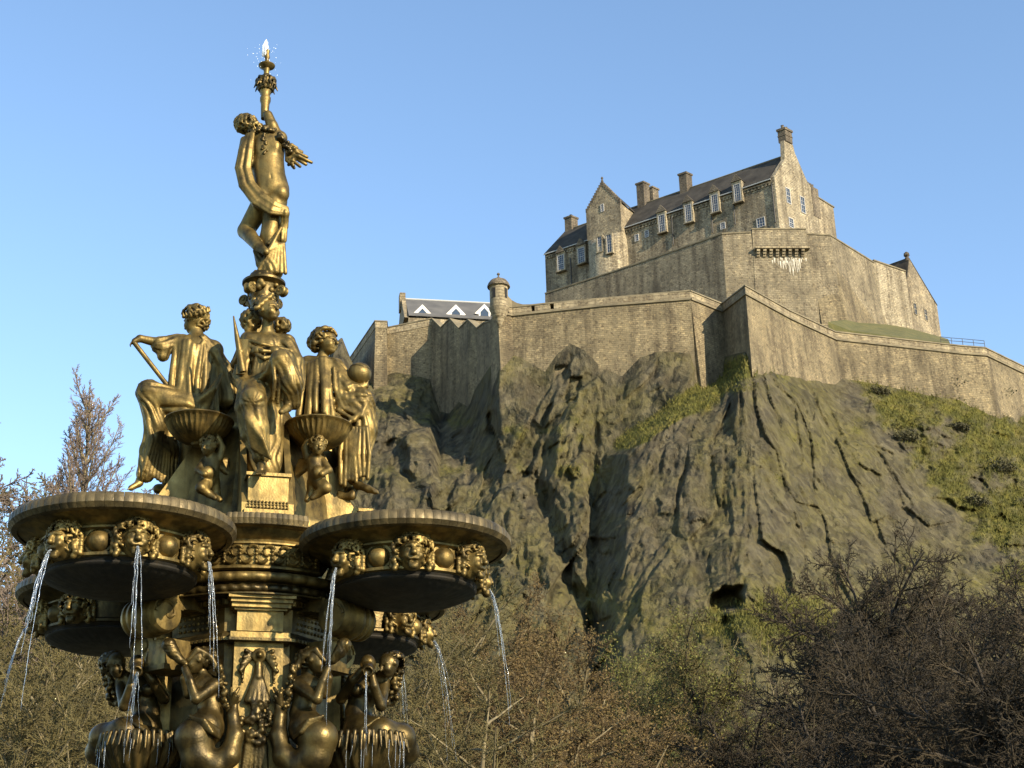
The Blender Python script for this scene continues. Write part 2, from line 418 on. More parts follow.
def crag_mat():
    m, nt, b, N, L = nmat('crag_rock')
    tc = N('ShaderNodeTexCoord')
    mp = N('ShaderNodeMapping'); mp.inputs['Scale'].default_value = (1, 1, 0.35); L(tc.outputs['Object'], mp.inputs[0])
    n1 = N('ShaderNodeTexNoise'); n1.inputs['Scale'].default_value = 0.55; n1.inputs['Detail'].default_value = 9; n1.inputs['Roughness'].default_value = 0.68
    L(mp.outputs[0], n1.inputs['Vector'])
    r1 = ramp(nt, [(0.30, (0.038, 0.032, 0.021)), (0.45, (0.078, 0.067, 0.042)), (0.62, (0.112, 0.097, 0.061)), (0.76, (0.18, 0.158, 0.108))])
    L(n1.outputs['Fac'], r1.inputs[0])
    am = N('ShaderNodeAttribute'); am.attribute_name = 'moss'
    n3 = N('ShaderNodeTexNoise'); n3.inputs['Scale'].default_value = 1.3; n3.inputs['Detail'].default_value = 6; L(tc.outputs['Object'], n3.inputs['Vector'])
    mm = N('ShaderNodeMath'); mm.operation = 'MULTIPLY'; L(am.outputs['Fac'], mm.inputs[0]); L(n3.outputs['Fac'], mm.inputs[1])
    x1 = N('ShaderNodeMixRGB'); L(mm.outputs[0], x1.inputs[0]); L(r1.outputs[0], x1.inputs[1]); x1.inputs[2].default_value = (0.125, 0.110, 0.030, 1)
    ag = N('ShaderNodeAttribute'); ag.attribute_name = 'grass'
    n2 = N('ShaderNodeTexNoise'); n2.inputs['Scale'].default_value = 0.45; n2.inputs['Detail'].default_value = 10; n2.inputs['Roughness'].default_value = .7; L(tc.outputs['Object'], n2.inputs['Vector'])
    r2 = ramp(nt, [(0.30, (0.030, 0.030, 0.010)), (0.45, (0.075, 0.076, 0.016)), (0.58, (0.135, 0.122, 0.026)), (0.74, (0.15, 0.115, 0.045))]); L(n2.outputs['Fac'], r2.inputs[0])
    x2 = N('ShaderNodeMixRGB'); L(ag.outputs['Fac'], x2.inputs[0]); L(x1.outputs[0], x2.inputs[1]); L(r2.outputs[0], x2.inputs[2])
    L(x2.outputs[0], b.inputs['Base Color']); b.inputs['Roughness'].default_value = 0.93
    b.inputs['Specular IOR Level'].default_value = 0.2
    # broken faces: every cell of the fracture pattern is a plane with its own tilt
    wn = N('ShaderNodeTexNoise'); wn.inputs['Scale'].default_value = .5; wn.inputs['Detail'].default_value = 3; L(tc.outputs['Object'], wn.inputs['Vector'])
    wa = N('ShaderNodeVectorMath'); wa.operation = 'MULTIPLY_ADD'; L(wn.outputs['Color'], wa.inputs[0]); wa.inputs[1].default_value = (1.6, 1.6, 1.6)
    shear = N('ShaderNodeMapping'); shear.inputs['Scale'].default_value = (1, 1, .42); shear.inputs['Rotation'].default_value = (0, math.radians(14), 0); L(tc.outputs['Object'], shear.inputs[0])
    L(shear.outputs[0], wa.inputs[2])
    hs = None
    for sc_, k_ in ((.22, 1.5), (.55, .75), (1.3, .30)):
        vo = N('ShaderNodeTexVoronoi'); vo.inputs['Scale'].default_value = sc_; L(wa.outputs[0], vo.inputs['Vector'])
        d1 = N('ShaderNodeVectorMath'); d1.operation = 'SUBTRACT'; L(wa.outputs[0], d1.inputs[0]); L(vo.outputs['Position'], d1.inputs[1])
        d2 = N('ShaderNodeVectorMath'); d2.operation = 'SUBTRACT'; L(vo.outputs['Color'], d2.inputs[0]); d2.inputs[1].default_value = (.5, .5, .5)
        dt = N('ShaderNodeVectorMath'); dt.operation = 'DOT_PRODUCT'; L(d1.outputs[0], dt.inputs[0]); L(d2.outputs[0], dt.inputs[1])
        se = N('ShaderNodeSeparateColor'); L(vo.outputs['Color'], se.inputs[0])
        m_ = N('ShaderNodeMath'); m_.operation = 'MULTIPLY_ADD'; L(se.outputs[0], m_.inputs[0]); m_.inputs[1].default_value = k_ * .6
        m2_ = N('ShaderNodeMath'); m2_.operation = 'MULTIPLY'; m2_.inputs[1].default_value = 1.15; L(dt.outputs['Value'], m2_.inputs[0]); L(m2_.outputs[0], m_.inputs[2])
        if hs is None: hs = m_
        else:
            ad_ = N('ShaderNodeMath'); ad_.operation = 'ADD'; L(hs.outputs[0], ad_.inputs[0]); L(m_.outputs[0], ad_.inputs[1]); hs = ad_
        last = vo
    nb = N('ShaderNodeTexNoise'); nb.inputs['Scale'].default_value = 1.6; nb.inputs['Detail'].default_value = 8; nb.inputs['Roughness'].default_value = 0.72
    L(mp.outputs[0], nb.inputs['Vector'])
    ms = N('ShaderNodeMath'); ms.operation = 'MULTIPLY_ADD'; L(nb.outputs['Fac'], ms.inputs[0]); ms.inputs[1].default_value = .7; L(hs.outputs[0], ms.inputs[2])
    bp = N('ShaderNodeBump'); bp.inputs['Strength'].default_value = 1.0; bp.inputs['Distance'].default_value = 1.0
    L(ms.outputs[0], bp.inputs['Height']); L(bp.outputs[0], b.inputs['Normal'])
    # blocks differ in tone, dark lichen and pale scars
    sv = N('ShaderNodeSeparateColor'); L(last.outputs['Color'], sv.inputs[0])
    rt = ramp(nt, [(0, (.62, .60, .58)), (.5, (1, 1, 1)), (1, (1.28, 1.26, 1.2))]); L(sv.outputs[1], rt.inputs[0])
    mv = N('ShaderNodeMixRGB'); mv.blend_type = 'MULTIPLY'; mv.inputs[0].default_value = .8; L(x2.outputs[0], mv.inputs[1]); L(rt.outputs[0], mv.inputs[2]); L(mv.outputs[0], b.inputs['Base Color'])
    return m
_V, _q, _g, _m = rockmesh()
tag(mesh_np('crag_hill', _V, _q, crag_mat(), smooth=False, attr={'grass': _g, 'moss': _m}), kind='structure')
def tufts():
    rng = np.random.default_rng(8); V = _V
    z = (V - E0) @ FWD; X = 512 + F * ((V - E0) @ RIGHT) / z; Y = 384 - F * ((V - E0) @ UP) / z
    ok = np.where((_g > rng.uniform(.08, .9, len(_g))) & (X > 560) & (X < 1300) & (Y > 350) & (Y < 700))[0]
    i = rng.choice(ok, 34000); c = V[i] + rng.normal(0, .12, (len(i), 3)); n = len(i)
    a = rng.uniform(0, 6.28, n); w = rng.uniform(.03, .09, n); h_ = rng.uniform(.14, .46, n)
    ex = np.stack([np.cos(a) * w, np.sin(a) * w, 0 * a], 1); tip = np.stack([rng.normal(0, .18, n), -rng.uniform(0, .35, n), h_], 1)
    return np.stack([c - ex, c + ex, c + tip], 1).reshape(-1, 3), np.arange(3 * n).reshape(n, 3)
_t = tufts()
M_tuft = noise_mat('rough_grass', (0.064, 0.066, 0.014), (0.118, 0.112, 0.021), .30, .95, c3=(0.165, 0.135, 0.04))
tag(mesh_np('grass', _t[0], _t[1], M_tuft), kind='stuff')

# ================================================================== CASTLE
M_wall_lo = stone_mat('rampart_rubble', (0.285, 0.228, 0.13), (0.125, 0.1, 0.056), 0.62, 0.3, 0.85, 0.6)
M_wall_up = stone_mat('upper_rubble', (0.3, 0.25, 0.16), (0.14, 0.116, 0.074), 0.65, 0.32, 0.85, 0.65)
M_ashlar = stone_mat('parapet_stone', (0.34, 0.28, 0.175), (0.17, 0.138, 0.085), 1.2, 0.5, 0.7, 0.5)
M_hall = stone_mat('hall_stone', (0.43, 0.355, 0.23), (0.15, 0.124, 0.082), 0.7, 0.32, 0.7, 0.75)
M_pale = stone_mat('dressed_stone', (0.42, 0.36, 0.245), (0.21, 0.175, 0.115), 0.7, 0.34, 0.55, 0.6)
M_cope = noise_mat('coping_stone', (0.10, 0.085, 0.055), (0.20, 0.165, 0.10), 0.7, 0.95)
M_chim = stone_mat('chimney_stone', (0.208, 0.168, 0.112), (0.088, 0.072, 0.052), 0.7, 0.35, 0.7)
M_slate = noise_mat('roof_slate', (0.032, 0.029, 0.025), (0.065, 0.058, 0.048), 0.5, 0.95, bump=0.4, bscale=3, bdist=.1)
M_slate.node_tree.nodes['Principled BSDF'].inputs['Specular IOR Level'].default_value = .15
M_slate2 = noise_mat('pale_slate', (0.075, 0.075, 0.076), (0.115, 0.112, 0.108), 0.5, 0.9)
M_slate2.node_tree.nodes['Principled BSDF'].inputs['Specular IOR Level'].default_value = .2
M_sash = plain('sash_paint', (0.36, 0.35, 0.33), 0.6)
M_lead = plain('lead_flashing', (0.42, 0.42, 0.40), 0.5)
M_white = plain('white_paint', (0.60, 0.58, 0.53), 0.6)
M_glass = plain('window_glass', (0.035, 0.045, 0.06), 0.08); M_glass.node_tree.nodes['Principled BSDF'].inputs['Specular IOR Level'].default_value = 0.9
M_dark = noise_mat('dark_ironwork', (0.02, 0.02, 0.02), (0.04, 0.036, 0.03), 2, 0.6)
M_void = plain('unlit_opening', (0.012, 0.011, 0.010), 0.9)
M_lime = noise_mat('lime_streak', (0.34, 0.30, 0.22), (0.58, 0.54, 0.45), 1.5, 0.9)
M_turf = noise_mat('terrace_turf', (0.050, 0.054, 0.014), (0.105, 0.092, 0.026), 0.7, 0.95, bump=.6, bscale=3, bdist=.2)

def offsets(pts):
    """outward mitred normals of a polyline of plan points that runs left to right as seen from the front"""
    n = len(pts); seg = []
    for i in range(n - 1):
        d = np.asarray(pts[i + 1][:2]) - np.asarray(pts[i][:2]); d = d / np.linalg.norm(d)
        seg.append(np.array([d[1], -d[0]]))
    out = []
    for i in range(n):
        a, b = seg[max(i - 1, 0)], seg[min(i, n - 2)]
        m = a + b; m /= np.linalg.norm(m)
        out.append(m / max(0.45, m @ a))
    return out
def strip(mb, pts, z0, z1, f0, f1, back):
    """a band along a wall: front face from (z0, proud f0) to (z1, proud f1), going back to -back; z0/z1 numbers or lists"""
    o = offsets(pts); n = len(pts); u = 0.0
    Z0 = z0 if hasattr(z0, '__len__') else [z0] * n
    Z1 = z1 if hasattr(z1, '__len__') else [z1] * n
    def at(i, off, z): return (pts[i][0] + o[i][0] * off, pts[i][1] + o[i][1] * off, z)
    for i in range(n - 1):
        j = i + 1; L = math.hypot(pts[j][0] - pts[i][0], pts[j][1] - pts[i][1])
        A = [at(i, f0, Z0[i]), at(j, f0, Z0[j]), at(j, f1, Z1[j]), at(i, f1, Z1[i])]
        B = [at(i, -back, Z0[i]), at(j, -back, Z0[j]), at(j, -back, Z1[j]), at(i, -back, Z1[i])]
        uvf = [(u, Z0[i]), (u + L, Z0[j]), (u + L, Z1[j]), (u, Z1[i])]
        fs = [(0, 1, 2, 3), (5, 4, 7, 6), (3, 2, 6, 7), (1, 0, 4, 5)]
        uv = [uvf, uvf, [(u, 0), (u + L, 0), (u + L, back), (u, back)], [(u, 0), (u + L, 0), (u + L, back), (u, back)]]
        if i == 0: fs.append((4, 0, 3, 7)); uv.append([(0, Z0[i]), (back, Z0[i]), (back, Z1[i]), (0, Z1[i])])
        if j == n - 1: fs.append((1, 5, 6, 2)); uv.append([(0, Z0[j]), (back, Z0[j]), (back, Z1[j]), (0, Z1[j])])
        mb.add(A + B, fs, uv); u += L
    return mb

ZL = P(745, 285, 190)[2]
KU = 1.085
ZU = P(722, 233, 205 * KU)[2]
def PU(px, py, Y): return P(px, py, Y * KU)
def plan(px, py, z): return Pz(px, py, z)[:2]

# ---- outer rampart: salient and its right flank
lw = thing('rampart_wall', 'long tan outer rampart that juts to a sharp corner above the smooth crag and runs off to the right', 'rampart wall', (32.8, 190, ZL - 12))
lpts = [plan(690, 290, ZL), plan(722, 303, ZL), plan(745, 285, ZL), plan(790, 310, ZL), plan(835, 331, ZL), plan(880, 336, ZL), plan(960, 345, ZL), plan(985, 347, ZL), plan(1024, 366, ZL), plan(1090, 402, ZL)]
lpts[0] = lpts[0]
for i_, y_ in ((2, 187.0), (3, 197.4)): lpts[i_] = P(*((745, 285), (790, 310))[i_ - 2], y_)
lz = [ZL] * len(lpts); lz[2] = lpts[2][2]; lz[3] = lpts[3][2]
lo_ = lambda k: [z - k for z in lz]
strip(MB(), lpts, ZL - 19, lo_(1.55), 1.0, 0.0, 2.4).build('masonry', M_wall_lo, lw)
strip(MB(), lpts, lo_(1.55), lo_(1.25), 0.22, 0.22, 2.0).build('string_course', M_cope, lw)
strip(MB(), lpts, lo_(1.25), lo_(0.22), 0.0, 0.0, 0.9).build('parapet', M_ashlar, lw)
strip(MB(), lpts, lo_(0.22), lz, 0.14, 0.10, 1.1).build('coping', M_cope, lw)
# ---- outer rampart: long left curtain with the sentry turret
cw = thing('curtain_wall', 'tan curtain wall with two gun slits, between the sentry turret and the shadowed salient', 'rampart wall', (12, 193, ZL - 12))
turret_c = Pz(499, 303, ZL)
cpts = [np.array([turret_c[0] - 0.2, turret_c[1] + 0.2]), plan(512, 306.5, ZL), plan(600, 297, ZL), plan(690, 290, ZL)]
strip(MB(), cpts, ZL - 19, ZL - 1.55, 1.0, 0.0, 2.4).build('masonry', M_wall_lo, cw)
strip(MB(), cpts, ZL - 1.55, ZL - 1.25, 0.22, 0.22, 2.0).build('string_course', M_cope, cw)
pm = MB()
def along(px): # point on the curtain's top line
    t = np.interp(px, [499, 512, 600, 690], [0, 1, 2, 3]); i = min(int(t), 2); t -= i
    return cpts[i] * (1 - t) + cpts[i + 1] * t
for a, b_ in ((509, 531.2), (534.8, 550), (554, 690)):
    pp = [along(a)] + [along(k) for k in (512, 600) if a < k < b_] + [along(b_)]
    strip(pm, pp, ZL - 1.25, ZL - 0.22, 0.0, 0.0, 3.2)
for a, b_ in ((531.2, 534.8), (550, 554)):
    strip(pm, [along(a), along(b_)], ZL - 1.25, ZL - 1.05, -0.02, -0.02, 0.8)
pm.build('parapet', M_ashlar, cw)
cz = [ZL + 1.3 if False else ZL for _ in cpts]
ramp_pts = [along(508), along(512), along(517), along(523), along(531), along(545), along(690)]
strip(MB(), ramp_pts, ZL - 0.22, [ZL + 1.5, ZL + 0.95, ZL + .45, ZL + .12, ZL, ZL, ZL], 0.10, 0.10, 3.3).build('coping', M_cope, cw)
# return wall from the turret back into the shadowed recess
# sentry turret
tz = lambda py: zrow(py, turret_c[0], turret_c[1])
tr = MB().lathe([(0, tz(328)), (0.35, tz(326)), (0.62, tz(321)), (0.72, tz(319)), (0.95, tz(317.5)), (1.0, tz(316)), (1.2, tz(314)), (1.25, tz(312)), (1.42, tz(310)), (1.45, tz(308)), (1.30, tz(307.5)), (1.30, tz(288.5)), (1.45, tz(288)), (1.45, tz(286.5)), (0, tz(286.5))], (turret_c[0], turret_c[1], 0), 20)
to = autosmooth(tr.build('sentry_turret', M_ashlar, cw), 30)
rf = MB().lathe([(1.62, tz(287.6)), (1.66, tz(286.6)), (1.5, tz(284)), (1.15, tz(281)), (0.6, tz(279.2)), (0.28, tz(278)), (0.16, tz(277))], (turret_c[0], turret_c[1], 0), 20)
autosmooth(rf.build('turret_roof', M_chim, to), 40)
fn = MB().lathe([(0.1, tz(277.5)), (0.1, tz(275.5)), (0.24, tz(274.5)), (0.16, tz(273.2)), (0.0, tz(272.6))], (turret_c[0], turret_c[1], 0), 10)
autosmooth(fn.build('finial', M_chim, to), 40)
for az, nm in ((-0.55, 'slit_window'), (0.9, 'slit_window')):
    dx, dy = math.sin(az), -math.cos(az)
    c = np.array([turret_c[0] + 1.27 * dx, turret_c[1] + 1.27 * dy, tz(295.5)])
    MB().box(c, (0.24 * -dy, 0.24 * dx, 0), (0.06 * dx, 0.06 * dy, 0), (0, 0, 0.75)).build(nm, M_void, to)
# ---- shadowed recess: folded wall with a zigzag crest, and the left block
rw = thing('recessed_wall', 'dark shaded wall with zigzag crest, set back left of the sentry turret', 'rampart wall', (-6, 200, ZL - 14))
zz = [(432, 318, 218), (441, 327, 216.2), (450, 318, 212.6), (459, 328, 211), (468, 319, 207.2), (477, 327.5, 205.6), (484, 322, 203), (491, 320, 200.2), (498.5, 310, 196.2)]
fold = [P(*q) for q in zz]; fz = [q[2] for q in fold]
strip(MB(), fold, ZL - 22, [z - .22 for z in fz], 0.4, 0.0, 1.2).build('masonry', M_wall_lo, rw)
strip(MB(), fold, [z - .22 for z in fz], fz, 0.12, 0.12, 1.3).build('coping', M_cope, rw)
bw = thing('corner_bastion', 'sunlit square bastion at the left end of the ramparts below the white dormers', 'rampart wall', (-15, 207, ZL - 12))
bq = [P(344, 367, 240), P(375.5, 320.5, 217.4), P(386.5, 321, 217.6), P(387, 326.5, 220), P(432.3, 318, 218.2)]
bz = [q[2] for q in bq]; bz[3] = bz[2]
strip(MB(), bq, ZL - 22, [z - 1.3 for z in bz], 0.6, 0.0, 1.5).build('masonry', M_wall_lo, bw)
strip(MB(), bq, [z - 1.3 for z in bz], [z - .2 for z in bz], 0.08, 0.08, 1.0).build('parapet', M_ashlar, bw)
strip(MB(), bq, [z - .2 for z in bz], bz, 0.18, 0.18, 1.2).build('coping', M_cope, bw)

# ---- upper ring wall
uw = thing('upper_rampart', 'high upper rampart round the castle summit with corbels and white lime streaks', 'rampart wall', (40, 205, ZU - 16))
u1 = [plan(545, 293, ZU), plan(640, 262, ZU), plan(722, 233, ZU), plan(751, 231.5, ZU)]
ZB = ZU + 0.55
u2 = [plan(750.5, 232, ZB), plan(752, 228.4, ZB), plan(806, 228.4, ZB)]
u3 = [plan(806, 233, ZU), plan(830, 234.5, ZU), plan(874, 262, ZU)]
um = MB(); strip(um, u1, ZU - 22, ZU - .25, 1.0, 0, 2); strip(um, u2, ZU - 22, ZB - .25, 1.0, 0, 2); strip(um, u3, ZU - 22, ZU - .25, 1.0, 0, 2)
um.build('masonry', M_wall_up, uw)
uc = MB(); strip(uc, u1, ZU - .25, ZU, .12, .12, 1); strip(uc, u2, ZB - .25, ZB, .12, .12, 1); strip(uc, u3, ZU - .25, ZU, .12, .12, 1)
uc.build('coping', M_cope, uw)
# battered apron right of the bastion
ap = MB(); ap_pts = [plan(808, 235, ZU), plan(830, 236.5, ZU), plan(878, 266, ZU)]
strip(ap, ap_pts, ZU - 21, [ZU - 6.2, ZU - 4.6, ZU - 10.5], 2.2, 0.5, 1.0); ap.build('battered_apron', M_wall_lo, uw)
# corbels
a_, b_ = u2[1], u2[2]
dirv = (b_ - a_) / np.linalg.norm(b_ - a_); nv = np.array([dirv[1], -dirv[0]])
Lb = np.linalg.norm(b_ - a_); zc = zrow(251, *(a_ + nv * 0.5))
for k in range(8):
    c = a_ + dirv * (0.2 + (Lb - 0.6) * (k + .3) / 8)
    mb = MB()
    for s_, (dz, pr) in enumerate(((0.0, 1.0), (-0.42, 0.75), (-0.8, 0.5))):
        mb.box((c[0] + nv[0] * pr / 2, c[1] + nv[1] * pr / 2, zc + dz), (dirv[0] * .26, dirv[1] * .26, 0), (nv[0] * pr / 2, nv[1] * pr / 2, 0), (0, 0, .2))
    mb.build('corbel', M_ashlar, uw)
sl = MB(); c = a_ + dirv * Lb / 2 + nv * .62
sl.box((c[0], c[1], zc + .42), (dirv[0] * Lb / 2, dirv[1] * Lb / 2, 0), (nv[0] * .55, nv[1] * .55, 0), (0, 0, .2)); sl.build('corbel_shelf', M_ashlar, uw)
random.seed(4)
lm = MB()
for k in range(46):
    t = random.gauss(0.6, 0.18); h = random.uniform(.5, 2.8) * math.exp(-((t - .62) / .3) ** 2)
    c = a_ + dirv * Lb * t; z1 = zc - .9 - random.uniform(0, .9)
    w = random.uniform(.04, .13)
    off = lambda z: nv * (1.0 * (ZB - .25 - z) / 22.3 + .02)
    q = []
    for (ww, zz_) in ((w, z1), (w * .8, z1 - h * .5), (w * .25, z1 - h)):
        o_ = off(zz_)
        q.append((c - dirv * ww + o_, zz_)); q.append((c + dirv * ww + o_, zz_))
    V_ = [(p_[0], p_[1], z_) for p_, z_ in q]; W_ = [(p_[0] + nv[0] * .02, p_[1] + nv[1] * .02, z_) for p_, z_ in q]
    lm.add(V_ + W_, [(6, 8, 9, 7), (8, 10, 11, 9), (0, 2, 8, 6), (2, 4, 10, 8), (3, 1, 7, 9), (5, 3, 9, 11), (4, 5, 11, 10), (1, 0, 6, 7)])
lm.build('lime_streaks', M_lime, uw)
# drains / dark vertical joint left of the bastion
# ---- grass terrace between the two walls
tp = [P(828, 322, 209.5), P(850, 330.5, 211), P(905, 338, 212.5), P(950, 343, 214.5)]
bk = [P(832, 321, 216), P(862, 318, 236), P(905, 327, 239), P(948, 339, 241)]
tm = MB()
for i in range(3): tm.add([tp[i], tp[i + 1], bk[i + 1], bk[i]], [(0, 1, 2, 3)])
lo = [p_ - np.array([0, 0, 3]) for p_ in tp]
for i in range(3): tm.add([lo[i], lo[i + 1], tp[i + 1], tp[i]], [(0, 1, 2, 3)])
tag(tm.build('terrace_ground', M_turf), kind='structure')

# ---- the great hall on the summit
hall = thing('castle_hall', 'long stone castle hall on the summit with slate roof, dormer windows and tall gable chimney', 'castle building', (43.4, 214, ZU - 2))
HC = PU(775, 178, 214); ZE = HC[2]
Lw = PU(545, 255, 239.8)
U_ = (Lw - HC)[:2]; LH = np.linalg.norm(U_); U_ = U_ / LH; U3 = np.array([U_[0], U_[1], 0])
VG = np.array([0.74, 0.673, 0.0]); W = 11.5
NF = np.array([-U_[1], U_[0]]); NF = NF if NF[1] < 0 else -NF; NF3 = np.array([NF[0], NF[1], 0])
Z3 = np.array([0, 0, 1.0])
zb_ = ZU - 6
apex_p = HC + VG * W * 0.5
ZR = zrow(154.5, apex_p[0], apex_p[1])
def FP(px, py): return hit(px, py, HC, NF3)          # a point on the facade
mb = MB()
A = np.array([HC[0], HC[1], 0]); B = A + U3 * LH; Cc = B + VG * W; D = A + VG * W
h = lambda p_, z: (p_[0], p_[1], z)
AP, BPk = A + VG * W * .5, B + VG * W * .5
mb.poly([h(B, zb_), h(A, zb_), h(A, ZE), h(B, ZE)])
mb.poly([h(D, zb_), h(Cc, zb_), h(Cc, ZE), h(D, ZE)])
mb.poly([h(Cc, zb_), h(B, zb_), h(B, ZE), h(BPk, ZR), h(Cc, ZE)])
mb.build('walls', M_hall, hall)
# crow-free gable with raised skews and the chimney growing out of it
gp = [h(A, zb_), h(D, zb_), h(D, ZE + .6), h(A + VG * W * .80, ZE + (ZR - ZE) * .38 + .5), h(A + VG * W * .58, ZR + .6), h(A + VG * W * .55, ZR + 2.2), h(A + VG * W * .33, ZR + 2.2), h(A + VG * W * .30, ZE + (ZR - ZE) * .62 + .8), h(A + VG * W * .14, ZE + (ZR - ZE) * .30 + .6), h(A - VG * .15, ZE + .3)]
mb = MB(); mb.prism([np.array(q) for q in gp][::-1], U3 * 0.8 + np.array([0, 0, 0])); gobj = mb.build('gable', M_pale, hall)
gx = np.cross(U3, VG); gn = np.array([VG[1], -VG[0], 0.0]); gn = gn if gn[0] > 0 else -gn
cc = A + VG * W * .44
zt0 = ZR + 2.2; zt1 = zrow(131, cc[0], cc[1])
mb = MB(); mb.box((cc[0], cc[1], (zt0 + zt1) / 2) + U3 * .55, VG * 0.95, U3 * .75, Z3 * (zt1 - zt0) / 2)
mb.box((cc[0], cc[1], zt1 + .15) + U3 * .55, VG * 1.12, U3 * .9, Z3 * .22)
mb.box((cc[0], cc[1], zt1 - 1.1) + U3 * .55, VG * 1.02, U3 * .82, Z3 * .1)
ch = mb.build('chimney', M_chim, hall)
for k in (-.5, .5):
    MB().lathe([(.3, 0), (.26, .7), (.32, .75), (.0, .75)], tuple(np.array([cc[0], cc[1], zt1 + .35]) + U3 * .55 + VG * k), 10).build('chimney_pot', M_chim, ch)
# roof
rb = MB()
e = NF3 * .35
r0, r1 = np.array(h(A + U3 * .7, ZE)) + e - Z3 * .12, np.array(h(B, ZE)) + e - Z3 * .12
k0, k1 = np.array(h(AP + U3 * .7, ZR)), np.array(h(BPk, ZR))
d0, d1 = np.array(h(D + U3 * .7, ZE)), np.array(h(Cc, ZE))
rb.prism([r1, r0, k0, k1], Z3 * .22); rb.prism([k1, k0, d0, d1], Z3 * .22)
roof = rb.build('roof', M_slate, hall)
mb = MB(); mb.tube([k0 + Z3 * .25, k1 + Z3 * .25], .16, 6); mb.build('ridge_tiles', M_cope, roof)
mb = MB(); mb.box((np.array(h(A, ZE - .55)) + np.array(h(B, ZE - .55))) / 2 + NF3 * .1, U3 * (LH / 2 - .2), NF3 * .12, Z3 * .12)
for k in range(70):
    c = np.array(h(A, ZE - .95)) + U3 * (LH * (k + .5) / 70) + NF3 * .1
    mb.box(c, U3 * .16, NF3 * .14, Z3 * .22)
mb.build('corbel_table', M_hall, hall)
mb = MB(); mb.tube([r0 - Z3 * .05 + NF3 * .12, r1 - Z3 * .05 + NF3 * .12], .11, 6); mb.build('gutter', M_lead, hall)

def window(par, c, w, hgt, right, out, cols=3, rws=6, mat=M_sash):
    """a glazed sash window: white bars over a dark pane, standing proud of the wall by a few cm"""
    right, out = np.asarray(right, float), np.asarray(out, float)
    mb = MB(); t = .06
    for s_ in (-1, 1):
        mb.box(c + right * s_ * (w / 2) + out * .06, right * t, out * .07, Z3 * (hgt / 2 + t))
        mb.box(c + Z3 * s_ * (hgt / 2) + out * .06, right * (w / 2 - t), out * .07, Z3 * t)
    for k in range(1, cols): mb.box(c + right * (w * (k / cols - .5)) + out * .05, right * .02, out * .04, Z3 * (hgt / 2 - t))
    for k in range(1, rws): mb.box(c + Z3 * (hgt * (k / rws - .5)) + out * .045, right * (w / 2 - t), out * .034, Z3 * (.02 if k != rws // 2 else .05))
    o = mb.build('window', mat, par)
    g_ = MB().box(c + out * .02, right * (w / 2 - .02), out * .02, Z3 * (hgt / 2 - .02)); g_.build('glass', M_glass, o)
    return o
def dormer(px, py, w=1.2, hgt=3.4, ped=True):
    c = hit(px, py, HC + NF3 * .55, NF3)
    s = MB(); t = .34
    for s_ in (-1, 1): s.box(c + U3 * s_ * (w / 2 + t / 2) - NF3 * .3 + Z3 * .2, U3 * t / 2, NF3 * .42, Z3 * (hgt / 2 + .45))
    s.box(c - Z3 * (hgt / 2 + .15), U3 * (w / 2 + t + .1), NF3 * .3, Z3 * .13)
    s.box(c - NF3 * .35 - Z3 * .1, U3 * w / 2, NF3 * .3, Z3 * hgt / 2); s.box(c + Z3 * (hgt / 2 + .35) - NF3 * .3, U3 * (w / 2), NF3 * .36, Z3 * .27)
    d = s.build('dormer', M_pale, hall)
    top = c + Z3 * (hgt / 2 + .62)
    hw = w / 2 + t + .12
    pm_ = MB(); back = -NF3 * 3.0
    pm_.prism([top - U3 * hw + NF3 * .3, top + U3 * hw + NF3 * .3, top + Z3 * 1.5 + NF3 * .3], -NF3 * .4); pm_.build('pediment', M_chim, d)
    rm = MB()
    rm.prism([top - U3 * hw - NF3 * .08, top + Z3 * 1.5 - NF3 * .08, top + Z3 * 1.32 - NF3 * .08, top - U3 * (hw - .2) - NF3 * .08], back)
    rm.prism([top + Z3 * 1.5 - NF3 * .08, top + U3 * hw - NF3 * .08, top + U3 * (hw - .2) - NF3 * .08, top + Z3 * 1.32 - NF3 * .08], back)
    for s_ in (-1, 1): rm.box(c + U3 * s_ * (w / 2 + t * .6) + Z3 * (hgt / 2 - .1) - NF3 * 1.3, U3 * t * .3, NF3 * 1.2, Z3 * .7)
    rm.build('dormer_roof', M_slate, d)
    window(d, c, w, hgt, U3, NF3, 3, 7)
for px, py in ((737.5, 193), (715, 203.5), (688.5, 213.5), (662, 223.5)): dormer(px, py)
for px, py in ((581.5, 255.5), (561, 263)): dormer(px, py, 1.4, 3.1)
for px, py, w_, h_ in ((761, 222.5, 1.5, 1.7), (647, 234, .75, 1.3), (637, 238, .75, 1.3), (723, 226, .9, 1.2)):
    window(hall, FP(px, py), w_, h_, U3, NF3, 3, 3)
# drainpipes and iron on the facade
for px, y0, y1 in ((733, 192, 226), (711, 205, 234), (672, 216, 246), (772, 184, 224), (571, 258, 285)):
    a, b2 = FP(px, y0), FP(px, y1); b2 = np.array([a[0], a[1], b2[2]])
    MB().tube([a + NF3 * .18, b2 + NF3 * .18], .12, 6).build('drainpipe', M_dark, hall)
# gable windows
def GPt(px, py): return hit(px, py, A, gn)
for px, py, w_, h_ in ((788, 196, 1.1, 3.0), (802.5, 205, 1.15, 3.2), (791, 223, 1.2, 1.8)):
    window(gobj, GPt(px, py), w_, h_, VG, gn, 2, 4)
